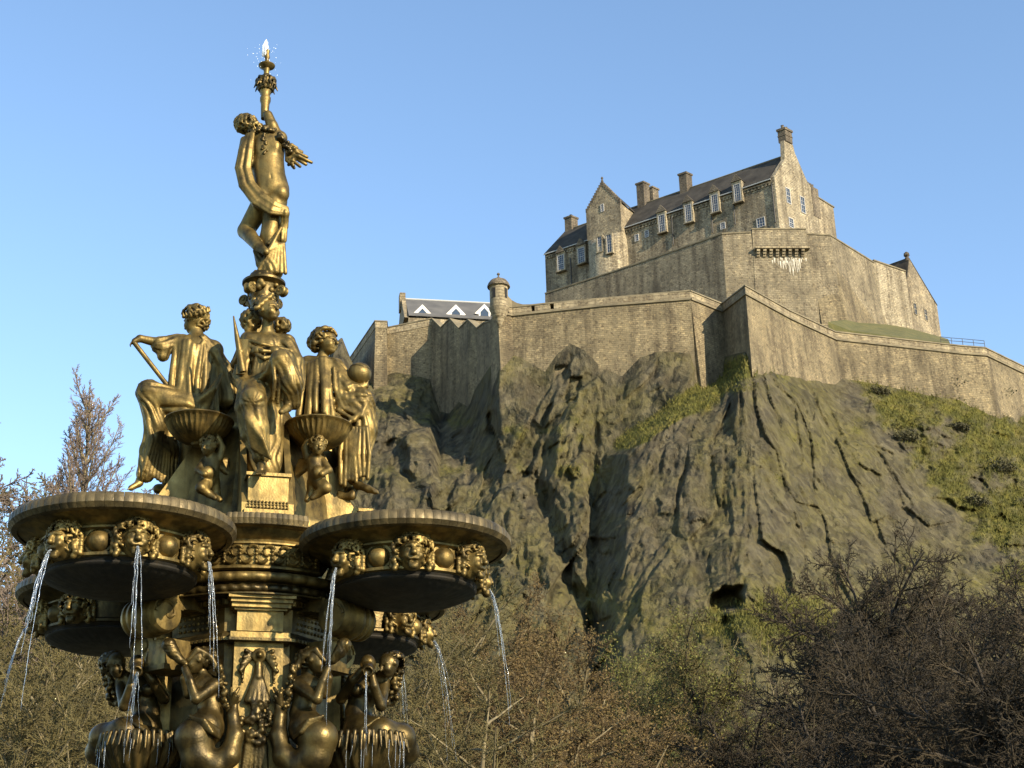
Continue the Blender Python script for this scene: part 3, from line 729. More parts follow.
# far right wing with flat parapet and chimney stack behind the gable
mb = MB(); q0 = D + VG * .1; q1 = D + VG * 5.2
zp = zrow(193, *q0[:2])
mb.prism([h(q0, zb_), h(q1, zb_), h(q1, ZE - .2), h(q0, ZE + .3)], U3 * 6)
mb.build('rear_wing', M_hall, hall)
mb = MB(); mb.prism([h(q0 + gn * .15, ZE + .3), h(q1 + gn * .15 + VG * .2, ZE - .2), h(q1 + gn * .15 + VG * .2, ZE + .05), h(q0 + gn * .15, ZE + .55)], U3 * 6.3); mb.build('rear_coping', M_cope, hall)
mb = MB(); c = D - VG * .1 + U3 * .72
z0, z1 = ZE - 4.0, zrow(189, *c[:2])
mb.box((c[0], c[1], (z0 + z1) / 2), VG * 1.0, U3 * .8, Z3 * (z1 - z0) / 2)
sk = mb.build('chimney', M_chim, hall)
for k in (-.6, 0, .6): MB().lathe([(.26, 0), (.3, .2), (.24, .9), (.3, 1.0), (0, 1.0)], (c[0] + VG[0] * k, c[1] + VG[1] * k, z1), 8).build('chimney_pot', M_chim, sk)
# roof chimneys
def stack(px0, px1, pyt, pyb, depth, pots):
    c = PU((px0 + px1) / 2, pyt, depth); w_ = (px1 - px0) * .145 / 2
    zb2 = zrow(pyb, c[0], c[1]) - 1.5
    mb = MB(); mb.box((c[0], c[1], (c[2] + zb2) / 2), VG * w_, U3 * .8, Z3 * (c[2] - zb2) / 2)
    mb.box((c[0], c[1], c[2] - .2), VG * (w_ + .15), U3 * .95, Z3 * .18)
    o = mb.build('chimney', M_chim, hall)
    for k in range(pots): MB().lathe([(.28, 0), (.24, .5), (.3, .55), (0, .55)], (c[0] + VG[0] * w_ * (k + .5 - pots / 2) * 1.2, c[1] + VG[1] * w_ * (k + .5 - pots / 2) * 1.2, c[2]), 8).build('chimney_pot', M_chim, o)
stack(679.5, 690.5, 174, 190, 229, 0)
stack(637, 648, 183.5, 212, 234, 0); stack(646, 657.5, 188.5, 210, 236, 0)
stack(565, 577, 217.5, 232, 243, 1)

# ---- stair tower with the crow-stepped cap house
tw = thing('stair_tower', 'tall stone stair tower with crow-stepped gable and rounded lower front, left of the hall', 'castle tower', tuple(P(605, 285, 233)))
TA, TB = PU(586, 214, 232.6), PU(620, 201, 229.0)       # eaves of the cap house front
tu = (TB - TA); tu[2] = 0; tw_w = np.linalg.norm(tu); tu /= tw_w; tn = np.array([tu[1], -tu[0], 0])
ze = (TA[2] + TB[2]) / 2
tm_ = (TA + TB) / 2
zap = zrow(184, tm_[0], tm_[1]); zbt = zrow(236, tm_[0], tm_[1])
dep = 5.0
mb = MB(); base = [h(TA, zbt), h(TB, zbt), h(TB, ze), h(tm_, zap), h(TA, ze)]
mb.prism([np.array(q) for q in base], -tn * dep)
cap_ = mb.build('cap_house', M_hall, tw)
st = MB(); ns = 11
for s_, E_ in ((-1, TA), (1, TB)):
    for k in range(ns):
        f = (k + .5) / ns
        c = np.array([E_[0], E_[1], 0]) * (1 - f) + np.array([tm_[0], tm_[1], 0]) * f
        z = ze + (zap - ze) * f
        st.box((c[0], c[1], z + .18) - tn * .25, tu * (tw_w / 2 / ns * .58), tn * .32, Z3 * .42)
st.build('crow_steps', M_chim, cap_)
rfm = MB()
for E_, sg in ((TA, -1), (TB, 1)):
    q = [np.array(h(E_, ze)) + tu * sg * .25 - tn * .5, np.array(h(tm_, zap)) - tn * .5, np.array(h(tm_, zap)) - tn * (dep + 3), np.array(h(E_, ze)) + tu * sg * .25 - tn * (dep + 3)]
    rfm.prism(q if sg < 0 else q[::-1], Z3 * .2)
rfm.build('roof', M_slate, tw)
MB().lathe([(.22, 0), (.26, .5), (.12, .7), (.24, 1.0), (.2, 1.2), (0, 1.45)], (tm_[0], tm_[1], zap + .3) - tn * .25, 8).build('finial', M_chim, cap_)
# rounded lower tower that corbels out to the square
R0 = tw_w / 2 + .25
cx_ = tm_ - tn * 1.6
def rounded(t0, t1, z): return None
mb = MB(); n = 24; rows = [(ZU - 6, 0.0), (zbt - 3.0, 0.0), (zbt - 1.2, 0.35), (zbt, 1.0)]
vs, fs = [], []
for z, sq in rows:
    for k in range(n + 1):
        a = -math.pi * .56 + k / n * math.pi * 1.12
        p_round = cx_ + tu * math.sin(a) * R0 + tn * math.cos(a) * (R0 * .92)
        sx_, cx2 = math.sin(a), math.cos(a); mxx = max(abs(sx_), abs(cx2))
        p_sq = cx_ + tu * np.clip(sx_ / mxx, -1, 1) * tw_w / 2 + tn * (1.6 if cx2 > -.2 and abs(cx2) >= abs(sx_) else 1.6 * max(cx2 / mxx, -.3))
        q = p_round * (1 - sq) + p_sq * sq
        vs.append((q[0], q[1], z))
for i in range(len(rows) - 1):
    for k in range(n): fs.append((i * (n + 1) + k, i * (n + 1) + k + 1, (i + 1) * (n + 1) + k + 1, (i + 1) * (n + 1) + k))
uvs = [[(vs[k][0] * tu[0] + vs[k][1] * tu[1], vs[k][2]) for k in f] for f in fs]
mb.add(vs, fs, uvs); lower = autosmooth(mb.build('round_stair', M_pale, tw), 50)
for px, py, w_, h_ in ((599.5, 244, .8, 3.0), (609, 243.5, .95, 3.6)):
    c = hit(px, py, cx_ + tn * R0 * .93, tn)
    mbf = MB(); 
    for s_ in (-1, 1): mbf.box(c + tu * s_ * (w_ / 2 + .14) - tn * .25, tu * .13, tn * .3, Z3 * (h_ / 2 + .2))
    mbf.box(c - Z3 * (h_ / 2 + .12) - tn * .25, tu * (w_ / 2 + .3), tn * .36, Z3 * .12); mbf.box(c + Z3 * (h_ / 2 + .12) - tn * .25, tu * (w_ / 2 + .3), tn * .32, Z3 * .12)
    s_o = mbf.build('window_surround', M_pale, tw)
    window(s_o, c - tn * .12, w_, h_, tu, tn, 2, 6)
c = hit(602.5, 208, tm_, tn); window(cap_, c, .6, 1.5, tu, tn, 2, 3)

# ---- square buttress block and little gabled house at the right end of the summit
gh = thing('gabled_lodge', 'small gabled stone lodge with finial at the right end of the castle summit', 'castle building', tuple(P(910, 325, 219)))
GA = PU(873.5, 261, 216.5); GB = PU(905.5, 272, 220.5)
ga, gb = np.array([GA[0], GA[1], 0]), np.array([GB[0], GB[1], 0])
mb = MB(); zg = (GA[2] + GB[2]) / 2; zbase = zg - 14
gd = (gb - ga); gl = np.linalg.norm(gd); gd /= gl; gnn = np.array([gd[1], -gd[0], 0])
mb.prism([h(ga, zbase), h(gb, zbase), h(gb, GB[2]), h(ga, GA[2])], -gnn * 6); mb.build('buttress_block', M_pale, gh)
mb = MB(); mb.prism([h(ga + gnn * .15, GA[2] + .02), h(gb + gnn * .15, GB[2] + .02), h(gb + gnn * .15, GB[2] + .27), h(ga + gnn * .15, GA[2] + .27)], -gnn * 6.2); mb.build('coping', M_cope, gh)
ha, hb = PU(905.5, 296, 221), PU(937, 306, 229)         # eaves of the gable front
ha_, hb_ = np.array([ha[0], ha[1], 0]), np.array([hb[0], hb[1], 0])
hm = ha_ * .72 + hb_ * .28
hd = hb_ - ha_; hd /= np.linalg.norm(hd); hn = np.array([hd[1], -hd[0], 0])
zha = zrow(259, hm[0], hm[1])
mb = MB(); pts = [h(ha_, zbase - 2), h(hb_, zbase - 4), h(hb_, hb[2]), h(ha_ * .42 + hb_ * .58, zha - (zha - hb[2]) * .42), h(hm, zha), h(ha_, ha[2])]
mb.prism([np.array(q) for q in pts], -hn * 7); gho = mb.build('walls', M_hall, gh)
mb = MB(); mb.prism([np.array(h(ha_, ha[2])) + Z3 * .1 - hd * .3, np.array(h(hm, zha)) + Z3 * .1, np.array(h(hm, zha)) + Z3 * .35, np.array(h(ha_, ha[2])) + Z3 * .35 - hd * .3], -hn * 7.2)
mb.prism([np.array(h(hm, zha)) + Z3 * .1, np.array(h(hb_, hb[2])) + Z3 * .1 + hd * .2, np.array(h(hb_, hb[2])) + Z3 * .35 + hd * .2, np.array(h(hm, zha)) + Z3 * .35], -hn * 7.2)
mb.build('roof', M_slate, gh)
MB().lathe([(.45, -.3), (.4, .3), (.25, .5), (.55, .8), (.5, 1.2), (.2, 1.5), (0, 1.6)], (hm[0], hm[1], zha) - hn * .4, 8).build('finial', M_chim, gh)
for px, py in ((915, 309), (925.5, 315)): window(gho, hit(px, py, ha_, hn), 1.0, 2.2, hd, hn, 2, 4, M_pale)

# ---- slate-roofed house with three white dormers behind the left bastion
dh = thing('dormer_house', 'grey slate roofed house with three white dormers behind the left bastion', 'castle building', tuple(P(445, 330, 214)))
ra, rb2 = P(405, 303.5, 236), P(500, 301.5, 239)
zr = (ra[2] + rb2[2]) / 2; ra[2] = rb2[2] = zr
rd = rb2 - ra; rd[2] = 0; rd /= np.linalg.norm(rd); rn = np.array([rd[1], -rd[0], 0])
ea, eb = ra + rn * 6.0 - Z3 * 5.6, rb2 + rn * 6.0 - Z3 * 5.6
mb = MB(); mb.prism([ea, eb, rb2, ra], Z3 * .2); ba, bb = ra - rn * 6 - Z3 * 5.6, rb2 - rn * 6 - Z3 * 5.6
mb.prism([ra, rb2, bb, ba], Z3 * .2); rfo = mb.build('roof', M_slate2, dh)
mb = MB(); mb.tube([ra + Z3 * .25, rb2 + Z3 * .25], .14, 6); mb.build('ridge_tiles', M_lead, rfo)
mb = MB()
in0 = rn * 5.6 - Z3 * 5.7
mb.prism([ra + in0, ra - rn * 5.6 - Z3 * 5.7, ra - rn * 5.6 - Z3 * 12, ra + rn * 5.6 - Z3 * 12], rd * (np.linalg.norm(rb2 - ra) - .2)); mb.build('walls', M_hall, dh)
mb = MB(); mb.prism([ra + rn * 5.9 - Z3 * 5.9 - rd * .7, ra + rn * .4 + Z3 * .2 - rd * .7, ra - rn * .4 + Z3 * .2 - rd * .7, ra - rn * 5.9 - Z3 * 5.9 - rd * .7], rd * .69); mb.build('gable', M_ashlar, dh)
mb = MB(); mb.box(ra - rd * .5 + Z3 * -.6, rd * .5, rn * .9, Z3 * 1.6); mb.build('chimney', M_ashlar, dh)
fc = ra + rn * 5.2                                      # vertical plane of the dormer fronts
for px, py in ((422.5, 312.5), (456, 312.5), (484.5, 312)):
    c = hit(px, py, fc, rn); c[2] -= .25
    mb = MB(); w_ = 1.7
    apx = c + Z3 * 1.75
    for s_ in (-1, 1):
        mb.prism([c + rd * s_ * w_ - Z3 * .1, c + rd * s_ * (w_ - .62) - Z3 * .2, apx - Z3 * .72, apx], -rn * .35)
        mb.box(c + rd * s_ * .85 - Z3 * .5 - rn * .15, rd * .14, rn * .12, Z3 * .9)
    d = mb.build('dormer', M_white, dh)
    mb = MB(); mb.prism([c - rd * 1.5 - rn * .2 - Z3 * .1, c + rd * 1.5 - rn * .2 - Z3 * .1, apx - rn * .2 - Z3 * .3], -rn * 4.2); mb.build('dormer_roof', M_slate2, d)
    mb = MB(); mb.box(c - Z3 * .45 - rn * .12, rd * .72, rn * .06, Z3 * .75); mb.prism([c - rd * .75 + Z3 * .3 - rn * .06, c + rd * .75 + Z3 * .3 - rn * .06, apx - Z3 * .7 - rn * .06], -rn * .12); mb.build('glass', M_glass, d)

# ---- handrail on the right
rl = thing('handrail', 'thin iron handrail on the right end of the outer rampart', 'railing', (70, 214, ZL))
hp = [Pz(x, y, ZL) for x, y in ((941, 343), (952, 344.2), (963, 345), (974, 346), (985, 347))]
for p_ in hp: MB().tube([p_ - NF3 * 0, p_ + Z3 * 1.05], .05, 5).build('post', M_dark, rl)
for zz_ in (.55, 1.05): MB().tube([p_ + Z3 * zz_ for p_ in hp], .045, 5).build('rail', M_dark, rl)

# ---- scrub clinging to the slope under the rampart
def bush(px, py, Y, w, hgt, label, seed, mat):
    Y = float(crag_depth(np.array([float(px)]), np.array([float(py)]))[0][0]) + .3
    rng = np.random.default_rng(seed); c = P(px, py, Y); n = 900
    v = rng.normal(0, 1, (n, 3)); v /= np.linalg.norm(v, axis=1, keepdims=True)
    q = v * rng.uniform(.35, 1, (n, 1)) ** .5 * np.array([w, w * .8, hgt]) * (.7 + .5 * rng.random((n, 1))); q[:, 2] = q[:, 2] * .8 + hgt * .35; q *= (.6 + .8 * vn2(v[:, 0] * 2.3 + 9, v[:, 2] * 2.3 + 5, seed))[:, None]
    a = rng.normal(0, 1, (n, 3)); a /= np.linalg.norm(a, axis=1, keepdims=True); b = np.cross(a, rng.normal(0, 1, (n, 3))); b /= np.linalg.norm(b, axis=1, keepdims=True)
    s_ = .16 * rng.uniform(.6, 1.5, (n, 1)); p = c + q
    V = np.stack([p - a * s_, p + b * s_ * .6, p + a * s_, p - b * s_ * .6], 1).reshape(-1, 3)
    o = thing('shrub', label, 'shrub', tuple(c)); mesh_np('foliage', V, np.arange(4 * n).reshape(n, 4), mat, o)
    mb = MB()
    for k in range(5): mb.tube([c + np.array([0, 0, -.8]), c + np.array([rng.normal(0, w * .3), rng.normal(0, w * .3), hgt * .7])], [.09, .03], 5)
    mb.build('stems', M_dark, o)
M_bushg = noise_mat('shrub_leaf', (0.05, 0.065, 0.014), (0.11, 0.125, 0.028), .8, .9)
M_bushd = noise_mat('dark_shrub_leaf', (0.030, 0.030, 0.012), (0.07, 0.062, 0.024), .8, .9)
bush(937, 383, 205, 1.7, 2.2, 'bright green shrub growing against the right part of the outer rampart', 1, M_bushg)
bush(950, 391, 204, 2.8, 1.5, 'dark low shrub just right of the bright green shrub under the rampart', 2, M_bushd)
bush(992, 398, 210, 2.6, 1.8, 'dark shrub at the rampart foot near the right picture edge', 3, M_bushd)
bush(783, 361, 196, 1.0, .7, 'small dark shrub at the salient wall foot above the big buttress', 4, M_bushd)
bush(880, 395, 200, 1.6, .9, 'brown scrub patch on the slope under the right rampart flank', 5, M_bushd)
bush(905, 440, 190, 2.2, 1.0, 'wide scrub patch halfway down the right grassy slope', 6, M_bushd)
bush(960, 430, 194, 2.0, 1.0, 'scrub patch below the dark low shrub on the right slope', 7, M_bushd)
bush(1000, 470, 190, 2.6, 1.2, 'scrub clump on the slope at the right picture edge', 8, M_bushd)
bush(975, 505, 182, 2.0, 1.0, 'lowest scrub clump on the right slope above the dark tree', 9, M_bushd)
# ================================================================== TREES
def gz(Y): return float(np.interp(Y, [43, 70, 100, 120, 150], [0.2, 3.0, 8.6, 14.5, 26.0]))
class Tree:
    def __init__(s, seed): s.rng = random.Random(seed); s.seg = {0: [], 1: []}; s.tips = []
    def grow(s, p, d, L, r, lev, P_):
        rng = s.rng; ns = P_['ns'][lev]; step = L / ns
        pts = [p]; dirs = []
        for i in range(ns):
            j = P_['wob'][lev]
            d = d + Vector((rng.gauss(0, j), rng.gauss(0, j), rng.gauss(0, j) + P_['up'][lev]))
            d.normalize(); p = p + d * step; pts.append(p); dirs.append(d.copy())
        last = lev == P_['levels'] - 1
        tap = P_['taper'][lev]
        for i in range(ns):
            r0 = r * (1 - (1 - tap) * i / ns); r1 = r * (1 - (1 - tap) * (i + 1) / ns)
            s.seg[0 if lev < P_['split'] else 1].append((pts[i], pts[i + 1], r0, r1))
        if last: s.tips.append((pts[-1], dirs[-1])); s.tips.append((pts[len(pts) // 2], dirs[-1])); return
        n = P_['n'][lev]; t0 = P_['t0'][lev]; ph = rng.uniform(0, 6.28)
        for k in range(n):
            t = t0 + (1 - t0) * (k + rng.random()) / n
            f = t * ns; i = min(int(f), ns - 1); q = pts[i].lerp(pts[i + 1], f - i)
            ax = dirs[i].orthogonal().normalized(); ax.rotate(Matrix.Rotation(ph + k * 2.4 + rng.uniform(-.5, .5), 3, dirs[i]))
            ang = math.radians(rng.gauss(*P_['ang'][lev]))
            nd = (dirs[i] * math.cos(ang) + ax * math.sin(ang)).normalized()
            shp = P_['shape'](t) if lev == 0 else (1 - .55 * t)
            Lc = L * P_['ratio'][lev] * shp * rng.uniform(.75, 1.2)
            rc = max(P_['rmin'], r * P_['rr'][lev] * (1 - .5 * t))
            s.grow(q, nd, Lc, rc, lev + 1, P_)
def seg_mesh(segs, n):
    A = np.array([[*a, *b] for a, b, _, _ in segs]); R0 = np.array([q[2] for q in segs]); R1 = np.array([q[3] for q in segs])
    p0, p1 = A[:, :3], A[:, 3:]; d = p1 - p0; d /= np.linalg.norm(d, axis=1, keepdims=True) + 1e-9
    ref = np.where(np.abs(d[:, 2:3]) < .9, np.array([[0, 0, 1.0]]), np.array([[1.0, 0, 0]]))
    e1 = np.cross(d, ref); e1 /= np.linalg.norm(e1, axis=1, keepdims=True); e2 = np.cross(d, e1)
    m = len(segs); V = np.zeros((m, 2 * n, 3))
    for k in range(n):
        t = 2 * math.pi * k / n; o = math.cos(t) * e1 + math.sin(t) * e2
        V[:, k] = p0 + o * R0[:, None]; V[:, n + k] = p1 + o * R1[:, None]
    base = (np.arange(m) * 2 * n)[:, None]
    Q = np.concatenate([base + np.array([[k, (k + 1) % n, n + (k + 1) % n, n + k]]) for k in range(n)])
    return V.reshape(-1, 3), Q
M_bark = noise_mat('bark', (0.050, 0.038, 0.022), (0.115, 0.088, 0.048), 3, .95, bump=.6, bscale=12)
M_bark_p = noise_mat('pale_bark', (0.10, 0.078, 0.040), (0.21, 0.17, 0.09), 2.5, .95)
M_bark_d = noise_mat('dark_bark', (0.022, 0.017, 0.012), (0.05, 0.038, 0.024), 3, .95)
M_tw_o = noise_mat('olive_twigs', (0.060, 0.048, 0.014), (0.125, 0.100, 0.031), .5, .9)
M_tw_g = noise_mat('grey_twigs', (0.10, 0.074, 0.055), (0.16, 0.122, 0.09), .5, .9)
M_tw_p = noise_mat('purple_grey_twigs', (0.15, 0.108, 0.085), (0.24, 0.18, 0.135), .5, .9)
M_tw_r = noise_mat('russet_twigs', (0.060, 0.038, 0.014), (0.115, 0.076, 0.026), .35, .9)
M_tw_d = noise_mat('dark_twigs', (0.014, 0.0095, 0.0036), (0.042, 0.029, 0.0105), .5, .9)
M_bud = noise_mat('spring_buds', (0.07, 0.080, 0.010), (0.14, 0.135, 0.020), 1.0, .8)
M_budg = noise_mat('russet_buds', (0.080, 0.051, 0.014), (0.145, 0.098, 0.026), .6, .85)
def leaves_mesh(tips, n, size, spread, seed):
    rng = np.random.default_rng(seed); T = np.array([t[0] for t in tips]); idx = rng.integers(0, len(T), n)
    c = T[idx] + rng.normal(0, spread, (n, 3)); a = rng.normal(0, 1, (n, 3)); a /= np.linalg.norm(a, axis=1, keepdims=True)
    b = np.cross(a, rng.normal(0, 1, (n, 3))); b /= np.linalg.norm(b, axis=1, keepdims=True); w = size * rng.uniform(.6, 1.4, (n, 1))
    V = np.stack([c - a * w, c + b * w * .5, c + a * w, c - b * w * .5], 1).reshape(-1, 3)
    return V, np.arange(4 * n).reshape(n, 4)
def tree_proto(name, H, kind, seed, mt, mc, leaves=None):
    tr = Tree(seed)
    base = dict(ns=[10, 6, 4, 3, 2], wob=[.05, .10, .14, .18, .2], up=[.02, .06, .05, .03, .0], taper=[.15, .25, .3, .4, .5], split=2, levels=5, n=[22, 9, 7, 5], t0=[.25, .2, .15, .1],
                ang=[(50, 10), (42, 12), (42, 14), (40, 15)], ratio=[.42, .48, .46, .45], rr=[.5, .5, .5, .6], rmin=.015, shape=lambda t: 1.15 - .8 * t)
    r = H * .016
    if kind == 'tall': base.update(rmin=.0062, n=[84, 14, 9, 6], rr=[.34, .42, .5, .6], t0=[.10, .10, .1, .1], ang=[(33, 5), (26, 8), (30, 10), (32, 12)], up=[.03, .13, .08, .05, .03], ratio=[.34, .36, .42, .45], shape=lambda t: 1.05 - .85 * t, wob=[.012, .04, .07, .1, .12])
    if kind == 'broad': base.update(n=[18, 10, 8, 6], t0=[.3, .2, .15, .1], ang=[(52, 12), (45, 14), (45, 16), (45, 18)], ratio=[.50, .5, .46, .45])
    if kind == 'dome': base.update(n=[26, 11, 8, 6], t0=[.08, .15, .1, .1], ang=[(44, 10), (36, 12), (38, 14), (40, 16)], up=[.02, .04, .0, -.02, -.03], ratio=[.62, .46, .44, .42], shape=lambda t: 1.0 - .45 * t * t, rmin=.014)
    if kind == 'gnarl': base.update(rmin=.018, n=[19, 13, 10, 8], t0=[.12, .2, .15, .1], ang=[(48, 10), (46, 14), (46, 18), (46, 20)], ratio=[.72, .52, .48, .46], wob=[.12, .16, .18, .2, .2], rr=[.62, .55, .5, .6], shape=lambda t: 1.05 - .4 * t); r = H * .026
    if kind == 'sapling': base.update(n=[16, 6, 4, 3], t0=[.2, .15, .1, .1], ang=[(28, 8), (30, 10), (34, 12), (36, 12)], ratio=[.4, .45, .45, .45]); r = H * .010
    if kind == 'tall': r = H * .009
    tr.grow(Vector((0, 0, -.3)), Vector((0, 0, 1)), H * .93, r, 0, base)
    o = thing(name, 'x', 'tree')
    V, Q = seg_mesh(tr.seg[0], 6); tk = mesh_np('trunk', V, Q, mt, o, smooth=True, world_space=False)
    V, Q = seg_mesh(tr.seg[1], 3); nq = len(Q); mats, mi = [], None
    if leaves:
        lv, lq = leaves_mesh(tr.tips, leaves[1], leaves[2], leaves[3], seed)
        mi = np.concatenate([np.zeros(nq, np.int32), np.ones(len(lq), np.int32)])
        Q = np.concatenate([Q, lq + len(V)]); V = np.concatenate([V, lv]); mats = [leaves[0]]
    mesh_np('crown', V, Q, mc, o, smooth=False, world_space=False, mats=mats, midx=mi)
    top = max(v[2] for v in (q[1] for q in tr.seg[1]))
    return o, top
protos = {
    'tall': tree_proto('bare_tree', 18, 'tall', 3, M_bark_p, M_tw_p),
    'broad': tree_proto('bare_tree', 13, 'broad', 5, M_bark_p, M_tw_o),
    'broad2': tree_proto('bare_tree', 13, 'broad', 9, M_bark_p, M_tw_o),
    'grey': tree_proto('bare_tree', 13, 'broad', 12, M_bark, M_tw_g),
    'dome': tree_proto('russet_tree', 11, 'dome', 7, M_bark_p, M_tw_r, (M_budg, 22000, .038, .16)),
    'olive': tree_proto('bare_tree', 11, 'dome', 21, M_bark_p, M_tw_o),
    'gnarl': tree_proto('dark_tree', 12, 'gnarl', 11, M_bark_d, M_tw_d),
    'bud': tree_proto('budding_tree', 11, 'gnarl', 15, M_bark_d, M_tw_o, (M_bud, 12000, .06, .24)),
    'sap': tree_proto('sapling', 10, 'sapling', 17, M_bark_p, M_tw_o),
    'shrub': tree_proto('budding_shrub', 9, 'dome', 19, M_bark, M_tw_o, (M_bud, 12000, .055, .18)),
}
used = set()
def plant(kind, px, top, Y, rot, label, group=None, wide=1.0):
    p0, h0 = protos[kind]
    z0 = gz(Y); tp = P(px, top, Y); s_ = (tp[2] - z0) / h0
    o = p0 if kind not in used else copy_tree(p0)
    used.add(kind)
    o.location = (tp[0], tp[1], z0); o.rotation_euler = (0, 0, rot); o.scale = (s_ * wide, s_ * wide, s_)
    tag(o, label, 'tree', group); 
    if not group and 'group' in o.keys(): del o['group']
    return o
GL_ = 'bare trees left of the fountain'; GR_ = 'trees at the foot of the crag'
plant('tall', 76, 368, 46, .4, 'tallest bare tree with upright purplish branches against the sky at left', GL_, 1.3)
plant('tall', 128, 498, 60, 2.4, 'small bare tree peeping over the left basin rim below the statue foot', GL_, 1.1)
plant('grey', 8, 408, 36, 1.2, 'bare grey tree cut by the left picture edge', GL_)
plant('grey', 34, 462, 58, 4.0, 'lower bare tree between the edge tree and the tallest tree', GL_)
plant('broad', 100, 486, 66, .7, 'bare brown tree right behind the tallest bare tree', GL_)
lab_ = 'one of the mossy olive bare trees tangled together under the left basin'
for i, (px, top, Y, k) in enumerate(((-30, 470, 44, 'broad'), (20, 520, 40, 'broad2'), (62, 505, 52, 'broad2'), (96, 540, 36, 'broad'), (140, 545, 46, 'broad2'), (-60, 540, 34, 'olive'), (40, 590, 30, 'olive'), (120, 600, 32, 'olive'), (170, 570, 56, 'broad'), (215, 590, 44, 'broad2'), (10, 640, 27, 'olive'), (85, 655, 27, 'olive'), (260, 600, 60, 'olive'))):
    plant(k, px, top, Y, i * 1.7, lab_, 'mossy tangle of trees under the left basin', 1.15)
plant('dome', 505, 572, 52, .5, 'round russet twiggy tree right of the fountain, brightest at its top', GR_, 1.0)
plant('dome', 562, 602, 47, 2.2, 'lower russet tree nestled on the right side of the round russet one', GR_, 1.1)
plant('olive', 432, 585, 44, 3.0, 'olive bare tree with pale stems just behind the falling jets', GR_, 1.05)
plant('olive', 395, 610, 36, 1.1, 'olive bare tree half hidden behind the right nymph', GR_)
plant('broad2', 462, 650, 33, 4.2, 'low olive bare tree in front of the round russet tree', GR_, 1.3)
plant('broad', 345, 620, 58, .2, 'bare tree glimpsed between the nymphs and the right basin', GR_)
plant('shrub', 612, 640, 84, .6, 'yellow green budding shrub between the russet trees and the budding tree', GR_, .75)
plant('bud', 688, 630, 80, 1.0, 'budding green tree with dark forked trunk below the cave', GR_, .95)
plant('sap', 742, 640, 104, .3, 'pale slender sapling just right of the budding green tree', GR_)
plant('sap', 762, 660, 104, 2.3, 'shorter pale sapling beside the dark tree edge', GR_)
plant('sap', 782, 628, 106, 5.0, 'tallest pale sapling at the left flank of the dark tree', GR_)
plant('sap', 722, 668, 100, 4.3, 'thin pale sapling crossing the right side of the budding green tree', GR_)
plant('gnarl', 918, 536, 62, .9, 'largest dark bare tree filling the lower right corner', GR_, .95)
plant('gnarl', 1010, 560, 56, 2.6, 'dark bare tree cut by the right picture edge', GR_, .9)
plant('gnarl', 838, 598, 54, 4.1, 'smaller dark bare tree on the left flank of the largest dark one', GR_, 1.0)
plant('gnarl', 960, 640, 44, 5.2, 'low dark tree in the bottom right corner before the largest one', GR_, 1.2)
plant('gnarl', 800, 690, 46, .4, 'lowest dark twiggy tree left of the bottom right corner', GR_, 1.3)
plant('gnarl', 885, 575, 70, 1.9, 'dark bare tree standing just behind the largest dark one', GR_, 1.1)
plant('gnarl', 975, 552, 72, 3.6, 'rear dark bare tree between the largest one and the right picture edge', GR_, 1.1)
plant('gnarl', 900, 660, 40, 3.3, 'near dark tree low in front of the largest dark one', GR_, 1.4)
plant('gnarl', 1030, 620, 38, 1.3, 'near dark tree half outside the right picture edge', GR_, 1.3)
plant('dome', 530, 640, 38, 1.4, 'near russet tree low in front of the round russet one', GR_, 1.3)
# dense scrub at the foot of the slope
def scrub():
    rng = random.Random(31); seg = []
    for i in range(9000):
        px = rng.uniform(-250, 1250); Y = rng.uniform(28, 118)
        if 605 < px < 800 and Y < 96: continue
        d = ray(px, 800); X = d[0] / d[1] * Y; z = gz(Y)
        h_ = rng.uniform(1.2, 3.6) * (1.6 if Y > 80 else 1.25)
        a = Vector((X, Y, z - .2)); b = a + Vector((rng.gauss(0, .5), rng.gauss(0, .5), h_ * .6)); c = b + Vector((rng.gauss(0, .5), rng.gauss(0, .5), h_ * .4))
        seg += [(a, b, .03, .02), (b, c, .02, .008)]
        for k in range(3):
            q = a.lerp(b, rng.uniform(.3, 1)); e = q + Vector((rng.gauss(0, .5), rng.gauss(0, .5), rng.uniform(.3, 1.1))); seg.append((q, e, .012, .007))
    return seg_mesh(seg, 3)
V, Q = scrub(); tag(mesh_np('undergrowth', V, Q, M_tw_o), kind='stuff')
